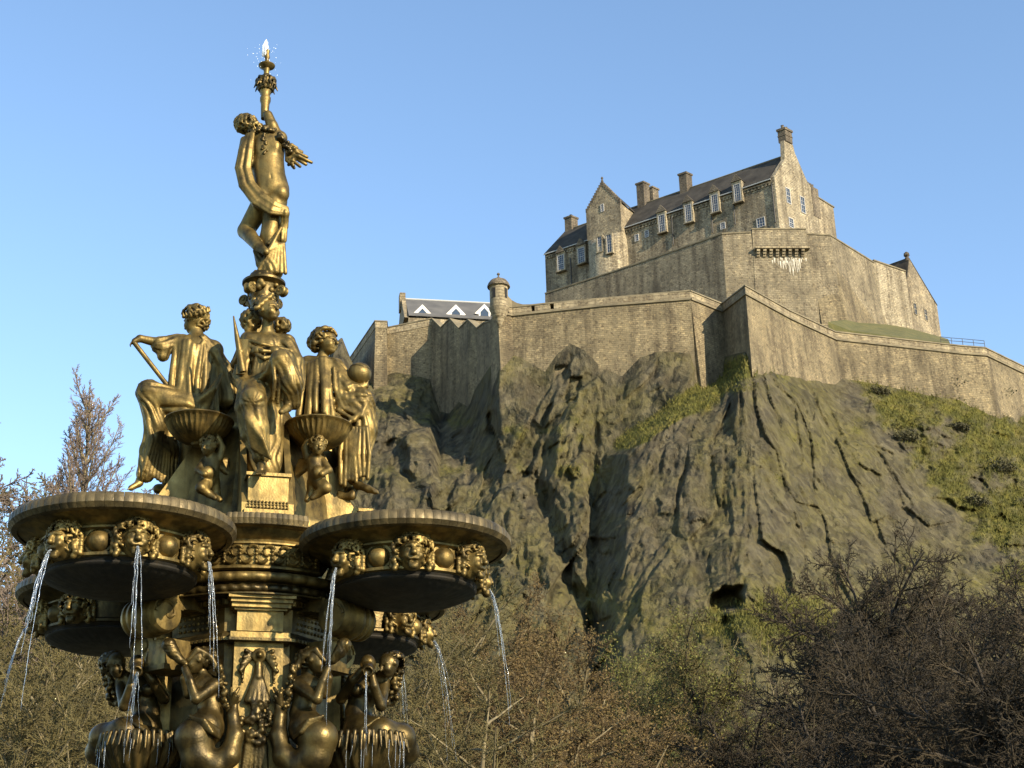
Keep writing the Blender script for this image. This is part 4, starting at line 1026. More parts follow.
# ================================================================== SCULPTING: smooth solids on a grid, turned into one skin
class Sculpt:
    def __init__(s, h=0.011): s.h, s.pr = h, []
    def _add(s, lo, hi, fn, k, sub=False): s.pr.append((np.asarray(lo, float), np.asarray(hi, float), fn, k, sub))
    def cap(s, a, b, ra, rb=None, k=0.02, fold=None, sub=False, flat=None):
        """rounded cone a->b; fold=(count, depth, twist, phase): pleats that run along it; flat=(axis, factor): squeezed along an axis"""
        a, b = np.asarray(a, float), np.asarray(b, float); rb = ra if rb is None else rb
        ax = b - a; L2 = max(ax @ ax, 1e-9); u = ax / math.sqrt(L2)
        t = np.array([0, 0, 1.0]) if abs(u[2]) < .9 else np.array([0, 1.0, 0])
        e1 = np.cross(u, t); e1 /= np.linalg.norm(e1); e2 = np.cross(u, e1)
        def fn(X, Y, Z):
            dx, dy, dz = X - a[0], Y - a[1], Z - a[2]
            hh = np.clip((dx * ax[0] + dy * ax[1] + dz * ax[2]) / L2, 0, 1)
            qx, qy, qz = dx - hh * ax[0], dy - hh * ax[1], dz - hh * ax[2]
            if flat is not None:
                w = np.asarray(flat[0], float); w = w / np.linalg.norm(w)
                m = (qx * w[0] + qy * w[1] + qz * w[2]) * (1 / flat[1] - 1)
                qx, qy, qz = qx + m * w[0], qy + m * w[1], qz + m * w[2]
            d = np.sqrt(qx * qx + qy * qy + qz * qz) - (ra + (rb - ra) * hh)
            if fold is not None:
                n, amp, tw, ph = fold
                an = np.arctan2(qx * e2[0] + qy * e2[1] + qz * e2[2], qx * e1[0] + qy * e1[1] + qz * e1[2])
                an = an + tw * hh + .25 * np.sin(9 * Z + 7 * X + ph) + .12 * np.sin(23 * Z - 19 * Y)
                d = d + amp * (1.6 * np.abs(np.sin(n * an / 2 + ph)) - 1.0) * -1.0 * (0.6 + .4 * np.sin(3 * an + ph))
            return d
        m = max(ra, rb) * 1.25 + k + 4 * s.h + (fold[1] * 2 if fold else 0)
        s._add(np.minimum(a, b) - m, np.maximum(a, b) + m, fn, k, sub)
        return s
    def ell(s, c, r, k=0.02, axes=None, bump=None, sub=False):
        c = np.asarray(c, float); r = np.asarray(r if hasattr(r, '__len__') else (r, r, r), float)
        Rm = np.eye(3) if axes is None else np.array([np.asarray(q, float) / np.linalg.norm(q) for q in axes])
        def fn(X, Y, Z):
            dx, dy, dz = X - c[0], Y - c[1], Z - c[2]
            q = [(Rm[i][0] * dx + Rm[i][1] * dy + Rm[i][2] * dz) / r[i] for i in range(3)]
            l = np.sqrt(q[0] ** 2 + q[1] ** 2 + q[2] ** 2)
            d = (l - 1) * r.min() * (0.6 + 0.4 * 1)
            if bump is not None:
                f, amp = bump
                d = d - amp * np.sin(f * X + 1.3) * np.sin(f * Y + .4) * np.sin(f * Z + 2.1) * 2
            return d
        m = r.max() + k + 4 * s.h + (bump[1] * 2 if bump else 0)
        s._add(c - m, c + m, fn, k, sub)
        return s
    def chain(s, pts, rs, k=0.015, fold=None, flat=None):
        for i in range(len(pts) - 1):
            s.cap(pts[i], pts[i + 1], rs[i] if hasattr(rs, '__len__') else rs, rs[i + 1] if hasattr(rs, '__len__') else rs, k, fold, flat=flat)
        return s
    def box(s, c, half, k=0.01, axes=None, rd=0.01, sub=False):
        c, half = np.asarray(c, float), np.asarray(half, float)
        Rm = np.eye(3) if axes is None else np.array([np.asarray(q, float) / np.linalg.norm(q) for q in axes])
        def fn(X, Y, Z):
            dx, dy, dz = X - c[0], Y - c[1], Z - c[2]
            q = [np.abs(Rm[i][0] * dx + Rm[i][1] * dy + Rm[i][2] * dz) - half[i] + rd for i in range(3)]
            return np.sqrt(sum(np.maximum(v, 0) ** 2 for v in q)) + np.minimum(np.maximum(np.maximum(q[0], q[1]), q[2]), 0) - rd
        m = np.linalg.norm(half) + k + 4 * s.h
        s._add(c - m, c + m, fn, k, sub)
        return s
    def curls(s, c, r, n, rc, seed=1, k=0.006, axes=None, keep=None, lock=True):
        """knobbly locks of hair, fruit or leaves over an ellipsoid; keep(unit vector) -> bool"""
        rng = random.Random(seed); c = np.asarray(c, float); r = np.asarray(r if hasattr(r, '__len__') else (r, r, r), float)
        Rm = np.eye(3) if axes is None else np.array([np.asarray(q, float) / np.linalg.norm(q) for q in axes])
        for i in range(n):
            z = 1 - 2 * (i + .5) / n; t = i * 2.399963 + rng.uniform(-.25, .25); q = math.sqrt(max(0, 1 - z * z))
            v = np.array([q * math.cos(t), q * math.sin(t), z])
            if keep is not None and not keep(v): continue
            p = c + Rm.T @ (v * r)
            if not lock: s.ell(p, rc * rng.uniform(.75, 1.25), k); continue
            nn = Rm.T @ v; tt = np.cross(nn, [rng.gauss(0, 1), rng.gauss(0, 1), rng.gauss(0, .5)]); tt /= np.linalg.norm(tt) + 1e-9; bb = np.cross(nn, tt)
            q = [p + rc * (1.15 * (math.cos(a_) * tt + math.sin(a_) * bb) + .35 * nn * math.sin(a_)) for a_ in (-.4, .9, 2.2, 3.5)]
            w_ = rc * rng.uniform(.42, .58)
            for a_, b_, ra_, rb_ in zip(q, q[1:], (w_, w_ * 1.1, w_), (w_ * 1.1, w_, w_ * .5)): s.cap(a_, b_, ra_, rb_, k * .6)
        return s
    def mesh(s):
        h = s.h
        lo = np.min([p[0] for p in s.pr], 0) - h; hi = np.max([p[1] for p in s.pr], 0) + h
        n = np.ceil((hi - lo) / h).astype(int) + 2
        G = np.full(tuple(n), 1.0, dtype=np.float32)
        axs = [lo[i] + h * np.arange(n[i]) for i in range(3)]
        for a, b, fn, k, sub in s.pr:
            i0 = np.maximum(((a - lo) / h).astype(int), 0); i1 = np.minimum(((b - lo) / h).astype(int) + 2, n)
            X = axs[0][i0[0]:i1[0]][:, None, None]; Y = axs[1][i0[1]:i1[1]][None, :, None]; Z = axs[2][i0[2]:i1[2]][None, None, :]
            d = fn(X, Y, Z)
            g = G[i0[0]:i1[0], i0[1]:i1[1], i0[2]:i1[2]]
            if sub:
                g[...] = np.maximum(g, -d)
            else:
                hh = np.maximum(k - np.abs(g - d), 0) / max(k, 1e-6)
                g[...] = np.minimum(g, d) - hh * hh * k * .25
        if getattr(s, 'wr', None) is not None:
            lam, amp, sl, ph = s.wr
            X, Y, Z = axs[0][:, None, None], axs[1][None, :, None], axs[2][None, None, :]
            u = (X * .95 + Y * .55 + Z * sl) / lam + 1.3 * np.sin(5.3 * Z + 4 * X + ph) + .75 * np.sin(11 * Y - 9 * Z + 2 * ph) + .25 * np.sin(29 * X + 23 * Z)
            env = .45 + .65 * np.sin(7 * X - 5 * Z + ph) * np.sin(8 * Y + 6 * Z + 1.7 * ph)
            G = G - (amp * env * (1.5 * np.abs(np.sin(math.pi * u)) ** .8 - .8)).astype(np.float32)
        return s._nets(G, lo, h)
    @staticmethod
    def _nets(G, lo, h):
        ins = G < 0
        nx, ny, nz = G.shape
        c = np.zeros((nx - 1, ny - 1, nz - 1), np.int8)
        for a in (0, 1):
            for b in (0, 1):
                for d in (0, 1): c += ins[a:nx - 1 + a, b:ny - 1 + b, d:nz - 1 + d]
        act = (c > 0) & (c < 8)
        idx = np.full(act.shape, -1, np.int64); I = np.argwhere(act); idx[act] = np.arange(len(I))
        acc = np.zeros((len(I), 3)); cnt = np.zeros(len(I))
        off = [(a, b, d) for a in (0, 1) for b in (0, 1) for d in (0, 1)]
        for o1 in off:
            for ax in range(3):
                if o1[ax]: continue
                o2 = list(o1); o2[ax] = 1
                v1 = G[I[:, 0] + o1[0], I[:, 1] + o1[1], I[:, 2] + o1[2]]; v2 = G[I[:, 0] + o2[0], I[:, 1] + o2[1], I[:, 2] + o2[2]]
                m = (v1 < 0) != (v2 < 0)
                t = np.where(m, v1 / np.where(m, v1 - v2, 1), 0)
                p = np.array(o1, float)[None] + 0 * acc; p[:, ax] += t
                acc[m] += p[m]; cnt[m] += 1
        V = lo + h * (I + acc / np.maximum(cnt, 1)[:, None])
        Q = []
        for ax in range(3):
            sl1 = [slice(None)] * 3; sl2 = [slice(None)] * 3; sl1[ax] = slice(0, -1); sl2[ax] = slice(1, None)
            a, b = ins[tuple(sl1)], ins[tuple(sl2)]
            E = np.argwhere(a != b); u, v = (ax + 1) % 3, (ax + 2) % 3
            E = E[(E[:, u] > 0) & (E[:, v] > 0) & (E[:, u] < G.shape[u] - 1) & (E[:, v] < G.shape[v] - 1)]
            q = []
            for du, dv in ((-1, -1), (0, -1), (0, 0), (-1, 0)):
                e = E.copy(); e[:, u] += du; e[:, v] += dv; q.append(idx[e[:, 0], e[:, 1], e[:, 2]])
            q = np.stack(q, 1); fl = a[E[:, 0], E[:, 1], E[:, 2]]
            q[~fl] = q[~fl][:, ::-1]; Q.append(q)
        Q = np.concatenate(Q); Q = Q[(Q >= 0).all(1)]
        # one light relaxation
        S = np.zeros_like(V); N_ = np.zeros(len(V))
        for i in range(4):
            for j in ((i + 1) % 4, (i - 1) % 4):
                np.add.at(S, Q[:, i], V[Q[:, j]]); np.add.at(N_, Q[:, i], 1)
        V = V * .6 + .4 * S / np.maximum(N_, 1)[:, None]
        return V, Q
    def build(s, name, mat, parent=None, world_space=True):
        V, Q = s.mesh()
        return mesh_np(name, V, Q, mat, parent, smooth=True, world_space=world_space)

# ------------------------------------------------------------------ gilded, weathered cast iron
def bronze(name, c1, c2, c3, metal=0.75, r0=0.30, r1=0.5):
    m, nt, b, N, L = nmat(name)
    tc = N('ShaderNodeTexCoord')
    no = N('ShaderNodeTexNoise'); no.inputs['Scale'].default_value = 5.5; no.inputs['Detail'].default_value = 8; no.inputs['Roughness'].default_value = .65
    L(tc.outputs['Object'], no.inputs['Vector'])
    r = ramp(nt, [(0.30, c3), (0.47, c1), (0.66, c2)]); L(no.outputs['Fac'], r.inputs[0])
    L(r.outputs[0], b.inputs['Base Color'])
    mpg = N('ShaderNodeMapping'); mpg.inputs['Scale'].default_value = (1, 1, .14); L(tc.outputs['Object'], mpg.inputs[0])
    ng = N('ShaderNodeTexNoise'); ng.inputs['Scale'].default_value = 11; ng.inputs['Detail'].default_value = 6; L(mpg.outputs[0], ng.inputs['Vector'])
    rgm = ramp(nt, [(.40, (.38, .40, .42)), (.55, (1, 1, 1))]); L(ng.outputs['Fac'], rgm.inputs[0])
    mg = N('ShaderNodeMixRGB'); mg.blend_type = 'MULTIPLY'; mg.inputs[0].default_value = .8; L(r.outputs[0], mg.inputs[1]); L(rgm.outputs[0], mg.inputs[2]); L(mg.outputs[0], b.inputs['Base Color'])
    b.inputs['Metallic'].default_value = metal
    n2 = N('ShaderNodeTexNoise'); n2.inputs['Scale'].default_value = 14; n2.inputs['Detail'].default_value = 5; L(tc.outputs['Object'], n2.inputs['Vector'])
    mr = N('ShaderNodeMapRange'); mr.inputs['From Min'].default_value = .3; mr.inputs['From Max'].default_value = .7; mr.inputs['To Min'].default_value = r0; mr.inputs['To Max'].default_value = r1
    L(n2.outputs['Fac'], mr.inputs['Value']); L(mr.outputs[0], b.inputs['Roughness'])
    n3 = N('ShaderNodeTexNoise'); n3.inputs['Scale'].default_value = 60; n3.inputs['Detail'].default_value = 4; L(tc.outputs['Object'], n3.inputs['Vector'])
    bp = N('ShaderNodeBump'); bp.inputs['Strength'].default_value = .35; bp.inputs['Distance'].default_value = .006
    L(n3.outputs['Fac'], bp.inputs['Height']); L(bp.outputs[0], b.inputs['Normal'])
    return m
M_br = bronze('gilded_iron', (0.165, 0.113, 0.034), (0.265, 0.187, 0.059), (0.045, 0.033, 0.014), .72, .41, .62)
M_br_d = bronze('tarnished_shaded_iron', (0.070, 0.049, 0.016), (0.125, 0.088, 0.028), (0.026, 0.020, 0.010), .75, .33, .52)
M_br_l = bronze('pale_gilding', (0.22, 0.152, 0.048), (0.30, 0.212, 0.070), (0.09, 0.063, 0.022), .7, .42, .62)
M_undershade = bronze('shaded_black_iron', (0.014, 0.011, 0.006), (0.026, 0.020, 0.010), (0.008, 0.007, 0.005), .1, .55, .75)  # shade below the basins, put into a near-black colour
M_rim = bronze('worn_rim', (0.105, 0.078, 0.034), (0.17, 0.127, 0.056), (0.05, 0.039, 0.021), .5, .45, .65)

# ================================================================== FOUNTAIN
AXP = P(255, 500, 12.0); AX, AY = AXP[0], AXP[1]
PHI = 6.0
ROT = math.atan2(-AX, AY) + math.radians(PHI)           # which way the front faces
cR, sR = math.cos(ROT), math.sin(ROT)
def LW(x, y, z): return np.array([AX + x * cR - y * sR, AY + x * sR + y * cR, z])     # fountain axes -> world; -y is the front
def S3(px, py, d): return P(px, py, AY - d)             # photograph position at d metres in front of the axis
def zr(py, r=0.0, lx=0.0):
    w = LW(lx, -r, 0); return zrow(py, w[0], w[1])
fo = thing('ornate_fountain', 'tall ornate gold painted cast iron fountain with four lobed basins in front of the crag', 'fountain', (AX, AY, 0), ROT)
def LB(mb, name, mat, parent=None, sm=30):               # build in fountain axes
    o = mb.build(name, mat, parent or fo, world_space=False)
    if sm: autosmooth(o, sm)
    return o
ZRIM = 4.76; RL, AL = 1.50, 0.80
lobes = []
def lobe(k):
    ang = math.radians(45 + 90 * k)
    cx, cy = RL * math.sin(ang), -RL * math.cos(ang)
    def rib(r, z, t, i): return r + (0.012 * (abs(math.sin(30 * t)) ** .6) if i in (2, 3, 4) else 0)
    prof = [(AL - .14, -.01), (AL - .07, -.004), (AL - .04, -.01), (AL - .025, -.035), (AL - .03, -.075), (AL - .06, -.09), (AL - .085, -.10),
            (AL - .15, -.112), (AL - .20, -.135), (AL - .225, -.15), (AL - .232, -.158), (AL - .215, -.162), (AL - .215, -.176), (AL - .240, -.184), (AL - .252, -.195),
            (AL - .255, -.335), (AL - .245, -.345), (AL - .225, -.352), (AL - .225, -.372), (AL - .25, -.38)]
    b = MB().lathe(prof, (cx, cy, ZRIM), 180, rfun=rib); b.lathe([(0, -.06), (AL - .1, -.06), (AL - .14, 0)], (cx, cy, ZRIM), 60)
    o = LB(b, 'basin', M_br_d if k in (1, 2) else M_br, sm=40)  # rear basins get the darker iron: their shade is painted in
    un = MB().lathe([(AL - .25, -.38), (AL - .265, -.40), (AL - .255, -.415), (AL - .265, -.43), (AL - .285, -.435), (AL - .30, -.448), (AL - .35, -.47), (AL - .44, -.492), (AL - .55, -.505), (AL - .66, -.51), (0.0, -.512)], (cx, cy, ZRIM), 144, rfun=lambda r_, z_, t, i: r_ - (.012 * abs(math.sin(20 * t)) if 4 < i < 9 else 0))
    LB(un, 'shaded_underside', M_undershade, o, sm=60)  # underside shade comes from this material's colour
    rm = MB()                                            # roped edge: 56 rounded lobes
    nseg = 78
    for j in range(nseg):
        a = 2 * math.pi * j / nseg
        q = lambda da, dr, dz: (cx + (AL + dr) * math.sin(a + da), cy - (AL + dr) * math.cos(a + da), ZRIM + dz)
        w = math.pi / nseg * .965
        ring = []
        for da in (-w, -w * .5, 0, w * .5, w):
            bulge = .006 * math.cos(da / w * 1.35)
            ring.append([q(da, -.05, .016 + bulge * .4), q(da, -.005, .014 + bulge * .6), q(da, .012 + bulge, -.012), q(da, .014 + bulge, -.058), q(da, -.012 + bulge * .5, -.092), q(da, -.05, -.098)])
        vs = [p for r_ in ring for p in r_]; m = 6
        fs = [(i * m + k2, i * m + k2 + 1, (i + 1) * m + k2 + 1, (i + 1) * m + k2) for i in range(4) for k2 in range(m - 1)]
        fs = [f[::-1] for f in fs]
        fs += [tuple(range(m)), tuple(range(5 * m - 1, 4 * m - 1, -1))]
        rm.add(vs, fs)
    LB(rm, 'roped_rim', M_rim, o, 40)
    lobes.append((cx, cy, ang, o))
    return o
for k in range(4): lobe(k)
# the lion-like masks and the bosses between them
def mask_mesh():
    s = Sculpt(.007)                                     # outward is -y, origin at the drum face, z up
    s.ell((0, -.03, 0), (.095, .05, .115), .02)
    s.ell((0, -.085, -.005), (.068, .055, .095), .02)
    s.cap((0, -.135, .035), (0, -.155, -.012), .011, .02, .008); s.ell((0, -.155, -.018), (.024, .02, .016), .006)
    for q in (-1, 1):
        s.cap((q * .012, -.137, .042), (q * .052, -.118, .036), .014, .010, .006)
        s.ell((q * .032, -.136, .016), (.017, .016, .013), .002, sub=True)
        s.ell((q * .032, -.126, .014), (.013, .010, .009), .001)
        s.ell((q * .042, -.118, -.028), (.024, .022, .026), .012)
    s.cap((-.03, -.128, -.052), (.03, -.128, -.052), .011, .011, .006); s.cap((-.024, -.120, -.085), (.024, -.120, -.085), .012, .012, .006)
    s.ell((0, -.145, -.068), (.024, .035, .013), .002, sub=True)
    s.ell((0, -.115, -.105), (.034, .028, .022), .012)
    rng = random.Random(8)
    s.curls((0, -.035, .04), (.135, .07, .125), 95, .0195, 5, .003, keep=lambda v: v[1] < .4 and not (v[1] < -.25 and v[2] < .28 and abs(v[0]) < .60) and v[2] > -.9)
    s.curls((0, -.045, .075), (.105, .07, .075), 50, .018, 9, .003, keep=lambda v: v[2] > -.1 and v[1] < .3)
    for q in (-1, 1):
        for z in (-.02, -.05, -.08, -.105):
            s.ell((q * (.108 + .02 * rng.random()), -.05, z), .021, .006); s.ell((q * .14, -.02, z + .02), .019, .006)
    return s.mesh()
mV, mQ = mask_mesh()
mask0 = None
def rotz(V, a): c, s_ = math.cos(a), math.sin(a); return np.stack([V[:, 0] * c - V[:, 1] * s_, V[:, 0] * s_ + V[:, 1] * c, V[:, 2]], 1)
mouths = []
mouth_mesh = None
for li, (cx, cy, ang, o) in enumerate(lobes):
    back = li in (1, 2)
    for j in range(-2, 3):
        a = ang + math.radians(52) * j
        r = AL - .255
        if mouth_mesh is None:
            mo = mesh_np('grotesque_mask', mV, mQ, M_br, None, smooth=True); mouth_mesh = mo.data
        else:
            mo = bpy.data.objects.new('grotesque_mask', mouth_mesh); COL.objects.link(mo)
        mo.parent = o; mo.location = (cx + r * math.sin(a), cy - r * math.cos(a), ZRIM - .268); mo.rotation_euler = (0, 0, a); mo.scale = (1.08, 1.08, 1.08)
        mouths.append((li, j, LW(cx + (r + .15) * math.sin(a), cy - (r + .15) * math.cos(a), ZRIM - .34), a))
        if j < 2 :
            a2 = a + math.radians(26)
            pb = MB()
            pr = [(0, .075), (.03, .072), (.058, .055), (.078, .028), (.088, .0), (.092, .0), (.094, .012), (.108, .012), (.112, 0)]
            vs, fs = [], []
            n = 24
            for i, (rr_, zz_) in enumerate(pr):
                for k in range(n):
                    t = 2 * math.pi * k / n
                    lx_, lz_ = rr_ * math.cos(t) * 1.0, rr_ * math.sin(t) * .92
                    R_ = r + zz_ - .0 - (lx_ ** 2) / (2 * r)
                    vs.append((cx + R_ * math.sin(a2) + lx_ * math.cos(a2), cy - R_ * math.cos(a2) + lx_ * math.sin(a2), ZRIM - .268 + lz_))
            fs = [(i * n + k, (i + 1) * n + k, (i + 1) * n + (k + 1) % n, i * n + (k + 1) % n) for i in range(len(pr) - 1) for k in range(n)]
            pb.add(vs, fs); LB(pb, 'boss', M_br, o, 60)
            lf = MB()
            for q in (-1, 1):                            # acanthus sprays beside each boss
                for s_ in range(4):
                    th = math.radians(52 - 36 * s_)
                    base = np.array([q * .125, -.11 + .055 * s_])
                    tip = base + np.array([q * .05 * math.cos(th * .5), .055])
                    def w3(p_, off=.012):
                        R_ = r + off
                        return (cx + R_ * math.sin(a2) + p_[0] * math.cos(a2), cy - R_ * math.cos(a2) + p_[0] * math.sin(a2), ZRIM - .268 + p_[1])
                    lf.tube([w3(base, .0), w3((base + tip) / 2, .03), w3(tip, .02)], [.016, .022, .004], 6)
            LB(lf, 'leaf_spray', M_br, o, 60)

# front (and side) straight pieces of the great basin between the lobes
def arcseg(mb, prof, a0, a1, n, zoff, sx=1.0):
    mb.lathe(prof, (0, 0, zoff), n, a0, a1)
ZF = lambda py, r: zr(py, r)
core = MB()
rF = 1.02
zt = ZF(513, rF)
for k in range(4):
    a0 = math.radians(90 * k - 32); a1 = math.radians(90 * k + 32)
    z = lambda py, r: ZF(py, r) 
    prof = [(rF - .3, z(513, rF)), (rF, z(513.5, rF)), (rF + .015, z(517, rF)), (rF + .01, z(523, rF)), (rF - .03, z(525, rF)), (rF - .07, z(528, rF - .07)), (rF - .10, z(533, rF - .1)), (rF - .155, z(539, rF - .15)), (rF - .16, z(541, rF - .16)), (rF - .145, z(542, rF - .15)), (rF - .145, z(543.5, rF - .15)), (rF - .17, z(545, rF - .17)),
            (rF - .18, z(564, rF - .18)), (rF - .165, z(566, rF - .17)), (rF - .165, z(568, rF - .17)), (rF - .20, z(570, rF - .2))]
    core.lathe(prof, (0, 0, 0), 24, a0, a1)
ob = LB(core, 'central_drum', M_br, sm=35)
for k in range(4):
    rp = MB()
    for j in range(-7, 8):
        a = math.radians(90 * k + j * 2.35); w = math.radians(1.1)
        ring = []
        for da in (-w, -w * .5, 0, w * .5, w):
            bl = .006 * math.cos(da / w * 1.35)
            q = lambda r_, z_: (r_ * math.sin(a + da), -r_ * math.cos(a + da), z_)
            z0, z1 = ZF(513, rF), ZF(524, rF)
            ring.append([q(rF - .06, z0 + .012), q(rF + .005 + bl, z0 + bl * .3), q(rF + .022 + bl, (z0 + z1) / 2), q(rF + .005 + bl, z1), q(rF - .06, z1 - .012)])
        vs = [p for r_ in ring for p in r_]; m = 5
        fs = [(i * m + k2, (i + 1) * m + k2, (i + 1) * m + k2 + 1, i * m + k2 + 1) for i in range(4) for k2 in range(m - 1)]
        fs += [tuple(range(m)), tuple(range(5 * m - 1, 4 * m - 1, -1))]
        rp.add(vs, fs)
    LB(rp, 'roped_rim', M_rim, ob, 40)
# scrolled frieze in relief on the drum
rz = rF - .175; zc_ = ZF(554.5, rz)
for k in (0, 1, 3):
    fz_ = MB()
    for j in range(-3, 4):
        a = math.radians(90 * k + j * 8.2)
        for sgn in (-1, 1):
            pts = []
            for t in np.linspace(0, 1, 12):
                th = sgn * (t * 5.2 + .4); rr_ = .052 * (1 - .72 * t)
                la = a + (sgn * .026 + rr_ * math.cos(th)) / rz; lz = zc_ + rr_ * math.sin(th) * 1.2 + sgn * .014
                pts.append(((rz + .012) * math.sin(la), -(rz + .012) * math.cos(la), lz))
            fz_.tube(pts, np.linspace(.017, .009, 12), 6)
        for q in range(5):
            la = a + math.radians(4.1); lz = zc_ - .06 + .03 * q
            fz_.lathe([(0, -.016), (.013, -.008), (.016, 0), (.011, .01), (0, .016)], ((rz + .012) * math.sin(la), -(rz + .012) * math.cos(la), lz), 6)
    LB(fz_, 'scroll_frieze', M_br, ob, 60)
# mouldings under the drum: beaded torus, leaf moulding
def ringm(name, r, py0, py1, bead, mat, kind):
    mb = MB(); z0, z1 = ZF(py0, r), ZF(py1, r); zm, hh = (z0 + z1) / 2, (z0 - z1) / 2
    n = 240
    prof = [(r - .12, zm + hh), (r - hh, zm + hh)] + [(r - hh + hh * math.sin(t), zm + hh * math.cos(t)) for t in np.linspace(0, math.pi, 9)][1:-1] + [(r - hh, zm - hh), (r - .2, zm - hh)]
    f = (lambda q, z_, t, i: q - (.014 * (1 - abs(math.sin(bead * t)) ** .5) if 1 < i < 9 else 0)) if kind == 0 else (lambda q, z_, t, i: q - (.018 * abs(math.sin(bead * t + (3.0 * i))) if 1 < i < 9 else 0))
    mb.lathe(prof, (0, 0, 0), n, rfun=f)
    return LB(mb, name, mat, ob, 60)
ringm('beaded_torus', .92, 570.5, 579.5, 24, M_br, 0)
ringm('leaf_moulding', .88, 582.5, 591, 32, M_br_d, 1)
mb = MB(); mb.lathe([(.4, ZF(579, .9)), (.80, ZF(580, .8)), (.82, ZF(582.5, .82)), (.80, ZF(592.5, .8)), (.9, ZF(592.5, .88)), (.9, ZF(594, .88)), (.74, ZF(595, .75)), (.3, ZF(596, .7))], (0, 0, 0), 96); LB(mb, 'drum_soffit', M_br_d, ob, 30)
# octagonal shaft with pilasters on its four main faces
sh = MB(); ro = .60
def octa(r, z): return [(r * math.sin(math.radians(22.5 + 45 * i)) / math.cos(math.radians(22.5)), -r * math.cos(math.radians(22.5 + 45 * i)) / math.cos(math.radians(22.5)), z) for i in range(8)]
def oct_stack(mb, rz_):
    vs = []; fs = []
    for r, z in rz_: vs += octa(r, z)
    for i in range(len(rz_) - 1):
        for k in range(8): fs.append((i * 8 + k, i * 8 + (k + 1) % 8, (i + 1) * 8 + (k + 1) % 8, (i + 1) * 8 + k))
    fs = [f[::-1] for f in fs]
    fs.append(tuple(range(8))); fs.append(tuple(range(len(rz_) * 8 - 1, len(rz_) * 8 - 9, -1)))
    mb.add(vs, fs)
oct_stack(sh, [(.74, zr(594, .7)), (.74, zr(599, .7)), (.70, zr(600, .7)), (.68, zr(606, .68)), (.63, zr(609, .63)), (.62, zr(632, .62)), (.66, zr(634, .66)), (.68, zr(638, .68)), (.68, zr(641, .68)), (.60, zr(643, .6)), (.60, 2.2), (.7, 2.1), (.7, 1.9)])
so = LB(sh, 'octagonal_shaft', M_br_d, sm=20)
for k in range(8):                                      # diaper ornament on the upper panels
    ca = math.radians(45 * k)
    if k % 2 == 0: continue
    rel = MB()
    for i in range(9):
        for j in range(5):
            lx = (i - 4) * .045; lz = zr(631, .62) + .03 + j * .045
            rr_ = .622
            rel.lathe([(0, -.016), (.014, -.006), (.016, .004), (0, .016)], (rr_ * math.sin(ca) + lx * math.cos(ca), -rr_ * math.cos(ca) + lx * math.sin(ca), lz), 5)
    LB(rel, 'diaper_panel', M_br, so, 60)
for k in range(8):
    dm = MB()
    ca = math.radians(45 * k); nn = 13
    for i in range(nn):
        lx = (i - (nn - 1) / 2) * .043
        for (rr_, py, hh, ww) in ((.70, 603, .018, .013), (.685, 639.5, .012, .013)):
            c = (rr_ * math.sin(ca) + lx * math.cos(ca), -rr_ * math.cos(ca) + lx * math.sin(ca), zr(py, rr_))
            dm.box(c, (math.cos(ca) * ww, math.sin(ca) * ww, 0), (math.sin(ca) * .012, -math.cos(ca) * .012, 0), (0, 0, hh))
    LB(dm, 'dentils', M_br, so, 0)
# pilasters: capital block, ledge, shaft
drop = Sculpt(.009)
drop.ell((0, -.03, 0), (.05, .035, .05), .005); drop.ell((0, -.06, 0), (.026, .03, .026), .004)
for k in range(20):
    t = 2 * math.pi * k / 20; drop.ell((.048 * math.cos(t), -.04, .048 * math.sin(t)), .0105, .004)
for q in (-1, 1):
    for i in range(4): drop.cap((q * .055, -.02, .02 - i * .012), (q * (.10 + .012 * i), -.035, .035 - .05 * i), .013, .02, .006)
    drop.cap((q * .11, -.02, -.06), (q * .12, -.02, -.20), .02, .006, .004)
    for i in range(5): drop.ell((q * .118, -.03, -.08 - .03 * i), .014, .003)
drop.cap((0, -.02, -.07), (0, -.03, -.16), .03, .035, .008)
for i in range(7):
    a = (i - 3) * .33
    drop.cap((.02 * (i - 3) / 3, -.03, -.15), (.085 * math.sin(a * 1.4), -.03 - .03 * math.cos(a), -.34), .018, .02, .006)
rg = random.Random(12)
for i in range(64):
    z = -.36 - .30 * rg.random(); w = .105 * math.sin(math.pi * min(1, (-.30 - z) / .42)) + .02
    x = rg.uniform(-1, 1) * w
    drop.ell((x, -.025 - .05 * math.sqrt(max(0, 1 - (x / (w + .001)) ** 2)) * rg.uniform(.6, 1), z), rg.uniform(.017, .028), .005)
for i in range(7):
    a = (i - 3) * .3
    drop.cap((.09 * math.sin(a), -.035, -.66), (.11 * math.sin(a * 1.2), -.02, -.90), .022, .012, .006)
dV, dQ = drop.mesh()
dmesh = None
